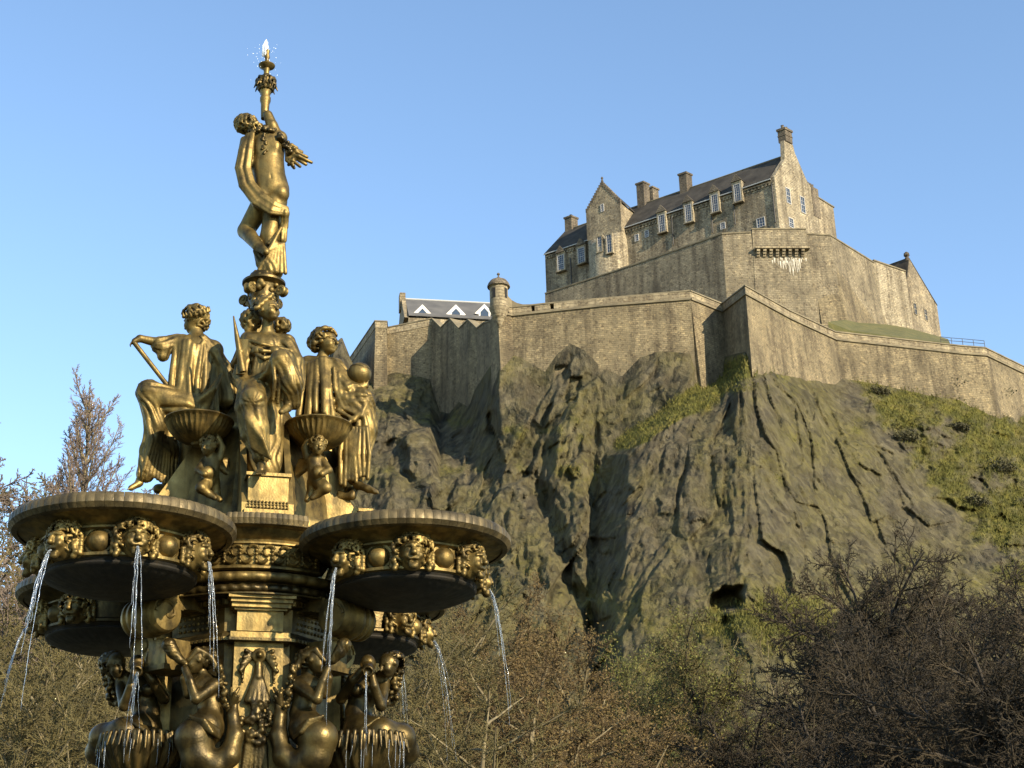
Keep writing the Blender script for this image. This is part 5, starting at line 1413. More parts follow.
for k in range(4):
    ca = math.radians(90 * k); s_, c_ = math.sin(ca), math.cos(ca)
    def pb(mb, r0, r1, hw, z0, z1):
        rm_ = (r0 + r1) / 2
        mb.box((rm_ * s_, -rm_ * c_, (z0 + z1) / 2), (hw * c_, hw * s_, 0), (s_ * (r1 - r0) / 2, -c_ * (r1 - r0) / 2, 0), (0, 0, abs(z1 - z0) / 2))
    mb = MB()
    rp_ = .72
    pb(mb, .5, .86, .255, zr(597.5, .86), zr(594.2, .86)); pb(mb, .5, .83, .235, zr(602, .83), zr(598, .83)); pb(mb, .5, .80, .225, zr(607, .8), zr(602.6, .8)); pb(mb, .5, .77, .20, zr(610, .77), zr(607.4, .77))
    pb(mb, .5, rp_ + .02, .175, zr(631, .74), zr(610.3, .74))
    pb(mb, .5, .79, .225, zr(637.5, .79), zr(632, .79))
    pb(mb, .5, rp_, .185, 2.15, zr(637.8, .72))
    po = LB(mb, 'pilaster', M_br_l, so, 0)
    ld = MB(); pb(ld, .5, .80, .235, zr(640.5, .79), zr(637.7, .79)); LB(ld, 'ledge', M_br_d, po, 0)
    if dmesh is None:
        d_o = mesh_np('fruit_drop', dV, dQ, M_br_d, None, smooth=True); dmesh = d_o.data
    else:
        d_o = bpy.data.objects.new('fruit_drop', dmesh); COL.objects.link(d_o)
    d_o.parent = po; d_o.location = ((rp_ + .0) * s_, -(rp_ + .0) * c_, zr(655, .78)); d_o.rotation_euler = (0, 0, ca)
# scroll brackets on the diagonals
for ca in [math.radians(q) for q in (-54, 42, 132, 222)]:
    s_, c_ = math.sin(ca), math.cos(ca)
    def W3(rad, tan, z): return (rad * s_ + tan * c_, -rad * c_ + tan * s_, z)
    zc2 = zr(618, .68)
    mb = MB(); n = 40
    prof = [(.0, -.20), (.10, -.20), (.13, -.195), (.145, -.175), (.15, -.15), (.135, -.13), (.15, -.11), (.155, -.08), (.14, -.06), (.16, -.03), (.163, 0), (.16, .03), (.14, .06), (.155, .08), (.15, .11), (.135, .13), (.15, .15), (.145, .175), (.13, .195), (.10, .20), (0, .20)]
    vs, fs = [], []
    for r_, t_ in prof:
        for j in range(n):
            th = 2 * math.pi * j / n
            vs.append(W3(1.0 + r_ * math.cos(th), t_, zc2 + r_ * math.sin(th)))
    for i in range(len(prof) - 1):
        for j in range(n): fs.append((i * n + j, i * n + (j + 1) % n, (i + 1) * n + (j + 1) % n, (i + 1) * n + j))
    mb.add(vs, fs)
    for sg in (-1, 1):
        pts = [W3(1.0 + (.115 - .019 * t) * math.cos(t), sg * .2, zc2 + (.115 - .019 * t) * math.sin(t)) for t in np.linspace(0, 5.4, 30)]
        mb.tube(pts, .014, 6)
    for i in range(10):                                  # the arm running back up into the shaft
        f0, f1 = i / 10, (i + 1) / 10
        mb.box(W3(.93 - .4 * f0, 0, zc2 + .08 + .05 * math.sin(f0 * 3)), (.17 * c_, .17 * s_, 0), (s_ * .023, -c_ * .023, 0), (0, 0, .06))
    LB(mb, 'scroll_bracket', M_br, so, 40)
    dz = MB(); dz.box(W3(.80, 0, zc2 - .26), (.10 * c_, .10 * s_, 0), (s_ * .12, -c_ * .12, 0), (0, 0, .10)); dz.box(W3(.80, 0, zc2 - .38), (.125 * c_, .125 * s_, 0), (s_ * .145, -c_ * .145, 0), (0, 0, .02)); LB(dz, 'bracket_block', M_br, so, 0)
# plinth above the basin: core block behind the seated figures, with the pedestal of the front figure
def lbox(mb, lx, r, hw, hd, z0, z1, ca=0.0):
    s_, c_ = math.sin(ca), math.cos(ca)
    mb.box((r * s_ + lx * c_, -r * c_ + lx * s_, (z0 + z1) / 2), (hw * c_, hw * s_, 0), (s_ * hd, -c_ * hd, 0), (0, 0, (z1 - z0) / 2))
zB = zt - .05
peds = []
for ca in [math.radians(90 * k) for k in range(4)]:
    pl = MB()
    lbox(pl, 0, .78, .155, .17, zr(504, .95), zr(476, .95), ca); lbox(pl, 0, .78, .175, .19, zr(475.6, .97), zr(472.5, .97), ca)
    lbox(pl, 0, .78, .18, .195, zB, zr(509, .98), ca); lbox(pl, 0, .78, .165, .18, zr(508.5, .96), zr(504.4, .96), ca)
    for row in range(3):
        for j in range(12):
            s_, c_ = math.sin(ca), math.cos(ca); lx = (j - 5.5) * .027; r_ = .972 - .008 * row
            pl.lathe([(0, -.011), (.01, -.004), (.011, .004), (0, .011)], (r_ * s_ + lx * c_, -r_ * c_ + lx * s_, zr(507.5 - 3 * row, .97)), 5)
    peds.append(LB(pl, 'pedestal', M_br_l, sm=0))
bc = MB(); oct_stack(bc, [(.13, zr(330, 0)), (.17, zr(395, 0)), (.26, zr(418, 0)), (.42, zr(440, 0)), (.50, zr(475, 0)), (.56, zr(505, 0)), (.62, zB - .1)])
LB(bc, 'core_block', M_br, sm=20)
for k in range(4):                                       # sloping buttress fins on the diagonals
    ca = math.radians(90 * k); s_, c_ = math.sin(ca), math.cos(ca)
    for sg in (-1, 1):
        pts = [(.30, zr(430, .3)), (.46, zr(430, .3)), (.74, zr(475, .6)), (.95, zr(505, .9)), (.95, zB), (.4, zB)]
        fin = MB(); fin.prism([np.array([r_ * s_ + sg * .15 * c_, -r_ * c_ + sg * .15 * s_, z_]) for r_, z_ in pts], np.array([c_, s_, 0]) * .05 * sg)
        LB(fin, 'buttress', M_br_l, peds[k], 0)
# fluted shell basins on the diagonals
shells = []
for k in range(4):
    ca = math.radians(45 + 90 * k) - math.radians(5); rs = .68
    cx, cy = rs * math.sin(ca), -rs * math.cos(ca); zz_ = zr(417.5, .62)
    f = lambda r_, z_, t, i: r_ - (.016 * abs(math.sin(18 * t)) if 4 < i < 9 else 0)
    mb = MB().lathe([(0, -.03), (.22, -.03), (.262, -.004), (.275, 0), (.282, -.012), (.272, -.028), (.265, -.035), (.245, -.085), (.20, -.14), (.13, -.185), (.06, -.20), (.05, -.22), (0, -.225)], (cx, cy, zz_), 108, rfun=f)
    o = LB(mb, 'shell_basin', M_br, sm=50)
    shells.append((cx, cy, zz_, ca, o))
# central stem rising to the capital under the top figure
cs = MB(); zc0 = zr(335, 0)
cs.lathe([(.15, zr(350, 0)), (.13, zr(335, 0)), (.105, zr(328, 0)), (.10, zr(318, 0)), (.115, zr(308, 0)), (.135, zr(300, 0)), (.12, zr(295, 0)), (.14, zr(288, 0)), (.19, zr(285, 0)), (.19, zr(283, 0)), (.14, zr(281, 0)), (.125, zr(276, 0)), (0, zr(275, 0))], (0, 0, 0), 40)
stem_o = LB(cs, 'stem', M_br_d, sm=40)
for k in range(4):
    ca = math.radians(45 + 90 * k) + math.radians(2); s_, c_ = math.sin(ca), math.cos(ca)
    mb = MB(); zv = zr(296, 0)
    prof = [(0, -.035), (.044, -.035), (.05, -.025), (.042, -.01), (.042, .01), (.05, .025), (.044, .035), (0, .035)]
    vs, fs = [], []; n = 24
    for r_, t_ in prof:
        for j in range(n):
            th = 2 * math.pi * j / n; q = .20 + r_ * math.cos(th)
            vs.append((q * s_ + t_ * c_, -q * c_ + t_ * s_, zv + r_ * math.sin(th)))
    for i in range(len(prof) - 1):
        for j in range(n): fs.append((i * n + j, i * n + (j + 1) % n, (i + 1) * n + (j + 1) % n, (i + 1) * n + j))
    mb.add(vs, fs)
    for sg in (-1, 1): mb.tube([((.20 + (.034 - .0055 * t) * math.cos(t)) * s_ + sg * .036 * c_, -(.20 + (.034 - .0055 * t) * math.cos(t)) * c_ + sg * .036 * s_, zv + (.034 - .0055 * t) * math.sin(t)) for t in np.linspace(0, 5, 20)], .007, 5)
    LB(mb, 'volute', M_br, stem_o, 40)
sc = Sculpt(.009)
for (zq, rq, n, rc, sd) in ((zr(290, 0), .150, 40, .026, 3), (zr(281, 0), .125, 36, .022, 4), (zr(303, 0), .125, 34, .028, 5)):
    sc.ell((AX, AY, zq), (rq * .85, rq * .85, .07), .02); sc.curls((AX, AY, zq), (rq, rq, .075), n, rc, sd, .01, lock=False)
sc.build('fruit_and_flowers', M_br, stem_o)
# lower basin, pedestal and pool (mostly below the picture)
lp = MB(); lp.lathe([(0, 2.95), (.62, 2.95), (.70, 2.9), (.72, 2.75), (.95, 2.6), (1.0, 2.5), (1.0, .5), (1.2, .4), (1.25, 0)], (0, 0, 0), 48); LB(lp, 'lower_pedestal', M_br_d, sm=30)
pool = MB(); pool.lathe([(3.2, 0), (3.2, .55), (3.3, .62), (3.6, .62), (3.65, .55), (3.65, 0)], (0, 0, 0), 8)
LB(pool, 'pool_kerb', noise_mat('kerb_stone', (.22, .19, .14), (.34, .3, .22), 3, .9), sm=0)
pw = MB(); pw.lathe([(0, .45), (3.19, .45)], (0, 0, 0), 8)
M_pw = plain('pool_water', (.02, .035, .035), .06)
tag(LB(pw, 'pool_water', M_pw, sm=0), kind='structure')
# ================================================================== STATUES (laid out from their outlines, at their own distance from the axis)
PXM = lambda d: ((P(256, 450, AY - d) - E0) @ FWD) / F       # metres per pixel
class Fig(Sculpt):
    def __init__(s, h=.0068, mx=None, dx=0.0): super().__init__(h); s.mx, s.dx = mx, dx
    def p(s, x, y, d):
        if s.mx is not None: x = 2 * s.mx - x
        return S3(x + s.dx, y, d)
    def c(s, x1, y1, d1, r1, x2, y2, d2, r2, k=2.0, fold=None, flat=None):
        m = PXM(d1)
        if fold is not None: fold = (fold[0], fold[1] * 1.35 * m, fold[2], fold[3])
        return s.cap(s.p(x1, y1, d1), s.p(x2, y2, d2), r1 * m, r2 * m, k * m, fold, flat=flat)
    def e(s, x, y, d, r, k=2.0, bump=None, sub=False):
        m = PXM(d); r = r if hasattr(r, '__len__') else (r, r, r)
        return s.ell(s.p(x, y, d), (r[0] * m, r[1] * m, r[2] * m), k * m, bump=bump, sub=sub)
    def path(s, pts, k=1.5, fold=None, flat=None):
        for a, b in zip(pts, pts[1:]): s.c(*a, *b, k=k, fold=fold, flat=flat)
        return s
    def cu(s, x, y, d, r, n, rc, seed=1, k=.5, keep=None):
        m = PXM(d); r = r if hasattr(r, '__len__') else (r, r, r)
        return s.curls(s.p(x, y, d), [q * m for q in r], int(n * 1.35), rc * m, seed, k * m, keep=keep)
    def head(s, x, y, d, r, f, tilt=0.0, hair=True):
        """r: half the width in px; f: facing direction (world)"""
        m = PXM(d) * r; f = np.asarray(f, float); 
        if s.mx is not None: f = f * np.array([-1, 1, 1])
        f = f / np.linalg.norm(f); w = np.cross(f, [0, 0, 1.0]); w /= np.linalg.norm(w); u = np.cross(w, f)
        if tilt: u, w = u * math.cos(tilt) + w * math.sin(tilt), w * math.cos(tilt) - u * math.sin(tilt)
        c = s.p(x, y, d); q = lambda a, b, e_: c + m * (a * w + b * f + e_ * u)
        ax = (w, f, u)
        s.ell(q(0, -.1, .25), (m * .98, m * 1.1, m * 1.05), .25 * m, axes=ax)
        s.ell(q(0, .35, -.35), (m * .72, m * .75, m * .95), .3 * m, axes=ax)
        s.ell(q(0, .72, -.98), (m * .30, m * .26, m * .22), .2 * m)
        s.cap(q(0, 1.04, .16), q(0, 1.34, -.30), m * .11, m * .19, .06 * m)
        for g in (-1, 1):
            s.cap(q(g * .12, 1.02, .24), q(g * .60, .84, .22), m * .14, m * .11, .05 * m)
            s.ell(q(g * .36, 1.02, 0), (m * .24, m * .26, m * .17), .03 * m, axes=ax, sub=True)
            s.ell(q(g * .36, .88, .0), (m * .16, m * .12, m * .12), .03 * m, axes=ax)
            s.ell(q(g * .42, .72, -.42), m * .30, .25 * m); s.ell(q(g * .98, -.05, -.05), (m * .12, m * .25, m * .3), .05 * m, axes=ax)
        s.cap(q(-.22, 1.02, -.58), q(.22, 1.02, -.58), m * .10, m * .10, .05 * m); s.cap(q(-.18, .99, -.76), q(.18, .99, -.76), m * .10, m * .10, .05 * m)
        return q, m, (w, f, u)
    def hand(s, x, y, d, r, along, curl):
        """palm with four bent fingers and a thumb; along/curl are world directions"""
        m = PXM(d) * r; a = np.asarray(along, float); a /= np.linalg.norm(a); b = np.asarray(curl, float)
        if s.mx is not None: a = a * [-1, 1, 1]; b = b * [-1, 1, 1]
        b = b - (b @ a) * a; b /= np.linalg.norm(b); w = np.cross(a, b); c = s.p(x, y, d)
        s.box(c + a * m * .5, (m * .52, m * .62, m * .24), .3 * m, axes=(w, a, b), rd=.2 * m)
        for i, L in enumerate((.85, 1.0, .95, .75)):
            o = c + a * m * 1.05 + w * m * (.42 - .28 * i)
            k1 = o + (a * .75 + b * .35) * m * L * .55; k2 = k1 + (a * .25 + b * .85) * m * L * .55
            s.cap(o, k1, m * .15, m * .14, .06 * m); s.cap(k1, k2, m * .14, m * .11, .05 * m)
        t0 = c + w * m * .5 + a * m * .2; t1 = t0 + (w * .5 + a * .5 + b * .5) * m * .55; t2 = t1 + (a * .6 + b * .6 - w * .1) * m * .45
        s.cap(t0, t1, m * .17, m * .15, .08 * m); s.cap(t1, t2, m * .15, m * .11, .05 * m)
        return s
def statue(label, x, y, d, group=None, cat='statue'):
    return thing('bronze_statue' if cat == 'statue' else cat.replace(' ', '_'), label, cat, tuple(S3(x, y, d)), 0, group)
def rod(par, name, pts, r, mat=None, n=10):
    mb = MB(); mb.tube([S3(*q) for q in pts], r, n); return autosmooth(mb.build(name, mat or M_br, par), 50)

# ---- the seated figure seen from behind on the left, leaning on a staff
L_ = statue('seated bronze figure seen from behind, laurel wreathed, one arm out over a slanting staff', 190, 488, .3)
f = Fig()
q, m, ax = f.head(194, 321, .28, 9.5, (-.75, .55, -.15))
f.c(196, 330, .26, 6.5, 198, 342, .27, 8)
f.c(184, 346, .28, 8, 212, 351, .22, 9, k=4); f.c(198, 350, .26, 16, 197, 402, .24, 19, k=4)
f.path([(176, 345, .32, 7), (157, 342.5, .40, 5.2), (140, 338.5, .45, 3.8), (134.5, 341, .47, 3.0)])
f.hand(135, 341, .47, 4.6, (-.75, -.1, -.6), (.25, .1, -1))
f.path([(188, 408, .34, 13), (148, 391, .42, 10.5), (155, 430, .36, 8.5), (143, 474, .36, 5), (138, 484, .38, 3.6)])
f.path([(140, 483, .38, 3.6), (131, 488, .42, 3.0)]); 
for i in range(4): f.c(131.5 + i * 1.2, 487.6, .43 - .02 * i, 1.3, 127.5 + i * 1.3, 489.4, .45 - .02 * i, .9, k=.5)
f.path([(192, 410, .1, 13), (168, 402, .02, 11), (172, 440, .02, 8.5), (172, 478, .06, 6), (163, 489, .12, 4)])
f.build('figure', M_br, L_)
f = Fig()
f.cu(195.5, 315.5, .27, (12.3, 12.3, 10.5), 62, 2.7, 3, keep=lambda v: v[2] > -.75 and not (v[0] < -.6 and v[2] < .35), k=.25)
f.cu(199, 322, .25, (10, 9, 9.5), 30, 2.7, 8, keep=lambda v: v[0] > -.5 and v[2] < .5)
f.build('hair', M_br, L_)
f = Fig(.008)
for i in range(15):
    a = -2.4 + i * .36
    x_, d_ = 195.5 + 13.5 * math.cos(a), .27 + .112 * math.sin(a)
    y_ = 313.5 - 3.2 * math.cos(a + .4)
    f.c(x_, y_, d_, 2.2, x_ + 1.5 * math.cos(a + 1.5), y_ - 4.0, d_ + .03 * math.sin(a), .8, k=.8)
f.build('laurel_wreath', M_br, L_)
f = Fig(.009)
f.c(176, 344, .31, 9.5, 160, 345.5, .38, 9, k=3, fold=(9, 1.3, .4, .2)); f.c(164, 350, .37, 8, 163, 356, .37, 6, k=3, fold=(8, 1.0, .2, .5))
f.c(184, 345, .30, 11, 212, 351, .23, 12, k=6)                       # shoulders
for i in range(11):                                                   # the cloak falls in long upright pleats down the back
    t = i / 10
    x0 = 174 + 42 * t; x1 = 170 + 44 * t + 3 * math.sin(i * 2.1); y0 = 341 + 7 * t + 2 * math.sin(i * 1.7)
    dd = .34 + .11 * math.sin(math.pi * (t * .9 + .05)) - .14 * t
    y1 = 411 + 5 * math.sin(i * 1.3) + 3 * t
    f.path([(x0 + 2.5, y0, dd, 3.2), ((x0 + x1) / 2 + 2 * math.sin(i), (y0 + y1) / 2, dd + .035 + .012 * (-1) ** i, 3.6 + .5 * math.sin(i * 2.9)), (x1, y1, dd + .05, 3.4 + 1.2 * (i % 3 == 0))], k=.7)
f.c(196, 348, .22, 17, 196, 408, .21, 22, k=4, flat=((0, 1, 0), .75))
f.path([(203, 338, .34, 4.5), (214, 352, .30, 5), (222, 372, .24, 6), (226, 400, .2, 8)], k=3, fold=(5, .9, 0, .3))
f.path([(212, 350, .15, 8), (224, 372, .08, 10), (228, 408, .05, 12)], k=4, fold=(7, 1.3, .5, .1))
for i in range(7):                                                    # swags across the seat
    f.path([(176 + 5 * i, 418 - i, .36, 2.6), (190 + 4 * i, 407 - 3 * i, .42, 3.0), (206 + 2.5 * i, 405 - 5 * i, .36, 2.6)], k=2)
f.path([(186, 408, .38, 14.5), (149, 392, .46, 12)], k=4, fold=(9, 1.6, .9, .3))
f.path([(149, 393, .45, 12), (156, 424, .40, 11), (150, 452, .38, 9.5), (145, 474, .38, 8.5)], k=4, fold=(9, 1.7, .8, .7))
for i in range(8):
    f.path([(147 + 2.2 * i, 420 + 2 * i, .48 - .02 * i, 2), (152 + 2.4 * i, 440 + 2 * i, .47 - .02 * i, 2.6), (144 + 3.4 * i, 470 + 2.2 * i, .45 - .02 * i, 2.0)], k=.6)
f.path([(160, 420, .3, 11), (169, 450, .24, 9), (170, 478, .2, 7)], k=4, fold=(8, 1.6, .5, .2))
f.build('robe', M_br, L_)
rod(L_, 'staff', [(134.5, 343, .49), (150, 363, .45), (168, 386, .40)], .02)
f = Fig(.009)                                                         # scrolled dolphin-like support under the seat
f.path([(158, 489, .12, 5), (172, 490, .1, 6), (183, 480, .1, 6.5), (184, 464, .08, 7), (180, 448, .06, 8)], k=2, fold=(6, .6, 0, 0))
f.c(188, 428, .05, 15, 192, 492, .05, 17, k=3)
f.build('seat_scroll', M_br, L_)

# ---- the seated figure at the front, knee raised, tablet and stylus in hand
Fr = statue('seated bronze woman facing front, knee raised, holding a tall quill below the capital', 264, 475, .75)
f = Fig()
q, m, ax = f.head(269, 311, .72, 9.8, (.72, -.62, .10), tilt=.08)
f.c(268, 322, .66, 5.6, 267, 335, .64, 6.5); f.c(250, 340, .62, 8, 287, 341, .62, 7.5, k=5)
f.c(266, 349, .64, 15.5, 264, 380, .62, 14.5, k=5, flat=((0, 1, 0), .8)); f.e(258, 352, .76, (7, 7, 6.5), 3); f.e(275, 352, .76, (7, 7, 6.5), 3)
f.path([(246, 342, .62, 6.5), (236, 364, .68, 5.5), (240, 356, .82, 4.4), (240, 352, .86, 4)])
f.hand(241, 356, .86, 4.2, (0, -.3, 1), (.4, 1, 0))
f.path([(289, 342, .6, 7), (295, 362, .62, 5.5), (290, 380, .72, 4.5)]); f.hand(289, 382, .74, 4.2, (-.3, -.4, -1), (-.8, -.2, 0))
f.path([(272, 386, .66, 13), (282, 362, 1.0, 10), (290, 398, .92, 7.5), (288, 408, .92, 4.5)]); f.path([(287, 408, .95, 4.2), (281, 412, 1.02, 3)])
f.path([(258, 388, .68, 13), (253, 400, 1.02, 10.5), (259, 440, .96, 7.5), (262, 462, .94, 4.3), (261, 470, 1.0, 3.8)])
for i in range(5): f.c(257.5 + i * 2.0, 470, 1.0, 1.4, 256.5 + i * 2.2, 474, 1.06, 1.1, k=.6)
f.build('figure', M_br, Fr)
f = Fig(.008)
f.cu(265, 306, .68, (11, 11, 9), 50, 2.5, 4, keep=lambda v: v[2] > -.35 and not (v[0] > .35 and v[1] < .2 and v[2] < .55))
for i in range(9): f.e(256 + i * 2.0, 308 - 1.7 * i + (i % 2), .79 - .004 * i, 2.7, .6)
f.cu(251, 320, .62, (9, 9, 10), 44, 3.2, 6); f.cu(282, 326, .56, (7, 7, 7), 26, 3, 7)
f.path([(252, 318, .66, 5), (248, 330, .64, 4)], k=1)
f.build('hair', M_br, Fr)
f = Fig(.009)
f.c(249, 340, .63, 9.5, 285, 345, .63, 8.5, k=5); f.c(265, 350, .64, 17.5, 263, 384, .64, 17.5, k=5, fold=(13, 1.0, .6, .2), flat=((0, 1, 0), .82))
for i in range(3):                                                    # neckline and diagonal folds
    f.path([(246 + 2 * i, 339 + 6 * i, .73 + .01 * i, 2), (262 + i, 344 + 7 * i, .80 + .02 * i, 2.2), (288 - 1.5 * i, 350 + 2.5 * i, .73, 2)], k=1.0)
for i in range(5): f.path([(256 + 3.5 * i, 358, .80, 1.8), (254 + 3 * i, 371, .80, 2.4), (258 + 2 * i, 386, .80, 2)], k=.6)
f.path([(270, 388, .68, 15), (282, 362, 1.01, 11.5)], k=4, fold=(7, 1.0, .5, .1)); f.path([(282, 361, 1.02, 11.5), (291, 384, .97, 11.5), (293, 402, .9, 8)], k=4, fold=(10, 1.5, .3, .6))
for i in range(6): f.path([(273 + 4.2 * i, 358 + 1.5 * abs(i - 2), 1.08 - .02 * i, 1.8), (275 + 4.8 * i, 380, 1.06 - .025 * i, 2.2), (273 + 4.6 * i, 400 + (i % 2) * 3, .99 - .02 * i, 1.8)], k=.6)
f.path([(258, 388, .7, 15), (253, 400, 1.04, 12.5)], k=4, fold=(9, 1.2, .5, .6)); f.path([(253, 400, 1.03, 12.5), (257, 428, .99, 11.5), (261, 456, .95, 8.5)], k=4, fold=(9, 1.2, 1.2, .2))
for i in range(8): f.path([(245 + 1.0 * i, 392 + 2 * i, 1.10 - .01 * i, 1.8), (246 + 2.4 * i, 418 + 3 * i, 1.09, 2.2), (252 + 2.6 * i, 448 + 1.5 * i, 1.03, 1.8)], k=.6)
f.path([(246, 388, .85, 8), (243, 408, .92, 8), (247, 436, .92, 6), (253, 450, .92, 4)], k=3, fold=(7, 1.3, .4, .2))
f.path([(288, 345, .64, 8), (296, 362, .66, 7.5), (297, 388, .7, 7)], k=4, fold=(7, 1.2, .5, .5))
f.path([(252, 340, .66, 7), (244, 356, .72, 7), (240, 376, .74, 7), (246, 392, .85, 7)], k=4, fold=(7, 1.1, .5, .5))
for i in range(4): f.path([(238 + 4 * i, 393 - 4 * i, .90, 2), (250 + 5 * i, 386 - 4 * i, .93, 2.4), (264 + 4 * i, 380 - 2.4 * i, .88, 1.8)], k=.8)
f.c(264, 400, .55, 19, 265, 470, .55, 18, k=6, fold=(12, 1.3, .2, .4))
f.build('robe', M_br, Fr)
mb = MB(); a_, b_ = S3(233.5, 316, .88), S3(243, 372, .86); mb.tube([a_, a_ * .6 + b_ * .4, b_], [.006, .022, .03], 8); autosmooth(mb.build('quill', M_br, Fr), 60)
mb = MB(); c_ = (S3(241, 342, .86) + S3(243, 372, .84)) / 2
mb.box(c_, RIGHT * .035, np.array([.3, -1, 0]) * .012, np.array([.06, 0, 1]) * .15); mb.build('tablet', M_br, Fr)

# ---- the seated figure in profile on the right, balancing a globe
R_s = statue('seated robed bronze woman in profile on the right, balancing a globe on her outstretched hand', 340, 490, -.2)
f = Fig()
q, m, ax = f.head(327, 343, -.12, 10, (.85, -.5, -.02))
f.c(324, 353, -.14, 5.8, 320, 366, -.15, 7); f.c(308, 368, -.18, 10, 336, 368, -.08, 9, k=5); f.c(319, 375, -.14, 16, 315, 412, -.15, 18, k=5)
f.path([(336, 370, -.04, 8), (347, 391, .04, 6.5), (360, 388, .04, 4.8), (365, 386, .03, 4)])
f.hand(363.5, 386, .03, 4.8, (.75, -.1, .55), (-.5, -.1, 1))
f.path([(322, 412, -.1, 14), (362, 402, .0, 11), (362, 445, -.02, 8), (357, 478, .0, 5), (358, 486, .02, 4.4)]); f.path([(357, 484, .02, 4.6), (368, 489, .08, 3.8), (376, 492, .12, 2.6)])
for i in range(4): f.c(372 + i * .6, 490 + .6 * i, .12 + .02 * i, 1.3, 378 + i * .2, 492 + .5 * i, .13 + .02 * i, .9, k=.5)
f.path([(322, 414, -.3, 13), (352, 410, -.3, 11), (348, 450, -.26, 8), (345, 486, -.2, 5), (353, 491, -.14, 3.5)])
f.build('figure', M_br, R_s)
f = Fig(.008)
f.cu(324, 338, -.14, (12.3, 12.3, 10.5), 60, 2.8, 3, keep=lambda v: v[2] > -.6 and not (v[0] > .25 and v[1] < .3 and v[2] < .45))
f.cu(316, 343, -.14, (7, 8, 8), 30, 2.8, 5); f.path([(316, 334, -.03, 2), (323, 328, -.02, 2.2), (331, 328, -.03, 1.8)], k=.6)
f.build('hair', M_br, R_s)
f = Fig(.009)
f.c(309, 367, -.17, 12, 334, 369, -.08, 11.5, k=6); f.c(317, 376, -.16, 17, 316, 414, -.16, 21, k=5, flat=((0, 1, 0), .85))
for i in range(9):                                                   # mantle in long pleats from the shoulders
    t = i / 8
    x0, x1 = 306 + 30 * t, 299 + 46 * t + 2 * math.sin(2 * i)
    dd = .0 + .09 * math.sin(math.pi * (.1 + .8 * t))
    f.path([(x0, 364 + 2 * math.sin(i) - 4 * math.sin(math.pi * t), dd - .05, 3), ((x0 + x1) / 2 + 1.5 * math.sin(i * 1.9), 390, dd + .04, 3.4), (x1, 415 + 4 * math.sin(i * 1.4), dd + .05, 3.0)], k=.7)
f.path([(336, 370, -.03, 10.5), (348, 390, .05, 9.5), (356, 389, .05, 6)], k=4, fold=(8, 1.2, .8, .3))
for i in range(4): f.path([(334 + 4.6 * i, 368 + 5.4 * i, .08, 2), (335 + 5.2 * i, 388 + 4.4 * i, .12, 2.4), (343 + 6 * i, 408 + 2 * i, .11, 2.2)], k=.8)
f.path([(322, 412, -.06, 17), (361, 402, .02, 13.5)], k=4, fold=(9, 1.5, .6, .2)); f.path([(361, 402, .02, 13.5), (364, 430, .0, 12.5), (358, 458, .0, 11), (355, 476, .0, 9)], k=4, fold=(10, 1.7, .7, .4))
for i in range(4): f.path([(328 + 5 * i, 414 - 2 * i, .12, 2), (340 + 7 * i, 428 - 4 * i, .15 - .01 * i, 2.4), (366 + i, 412 - 5 * i, .10, 2)], k=1.0)
for i in range(8): f.path([(343 + 3.4 * i, 428, .12, 2.2), (340 + 4 * i + 2 * math.sin(i), 454, .12, 2.5), (341 + 3.8 * i, 484 + 3 * math.sin(2 * i) - 1.2 * i, .10, 2.2)], k=.6)
f.path([(340, 420, -.18, 13), (346, 460, -.2, 10), (345, 484, -.16, 8)], k=4, fold=(8, 1.6, .5, .2))
f.path([(370, 405, -.02, 4), (374, 425, -.04, 4), (370, 446, -.04, 3)], k=3, fold=(5, 1, .3, .1))
f.build('robe', M_br, R_s)
gc = S3(359.5, 374, .03); rg_ = 12.2 * PXM(0)
mb = MB(); mb.lathe([(rg_ * math.sin(t) + .0, -rg_ * math.cos(t)) for t in np.linspace(0, math.pi, 22)], tuple(gc), 32); go = autosmooth(mb.build('globe', M_br, R_s), 60)
mb = MB()
tilt = Matrix.Rotation(math.radians(12), 4, 'Y')
vs, fs = [], []
for i in range(48):
    a = 2 * math.pi * i / 48
    for r_, z_ in ((rg_ * .87, .040), (rg_ * .935, .040), (rg_ * .90, .052), (rg_ * .84, .052)):
        v = tilt @ Vector((r_ * math.cos(a), r_ * math.sin(a), z_)); vs.append(gc + np.array(v))
for i in range(48):
    j = (i + 1) % 48
    for k in range(4): fs.append((i * 4 + k, j * 4 + k, j * 4 + (k + 1) % 4, i * 4 + (k + 1) % 4))
mb.add(vs, fs); autosmooth(mb.build('globe_band', M_br_d, go), 30)
mb = MB(); a_ = S3(303, 384, -.02)
mb.lathe([(0, 0), (.05, 0), (.055, -.03), (.035, -.05), (.035, -.28), (.06, -.31), (.06, -.36), (0, -.36)], tuple(a_), 14); autosmooth(mb.build('armrest_post', M_br_d, R_s), 40)
f = Fig(.010); f.c(322, 425, -.25, 17, 326, 495, -.25, 20, k=3)
f.path([(338, 470, -.05, 4), (333, 486, -.05, 4.5), (340, 496, -.03, 5), (352, 496, .0, 4), (356, 488, .0, 3)], k=2); f.build('seat_scroll', M_br, R_s)

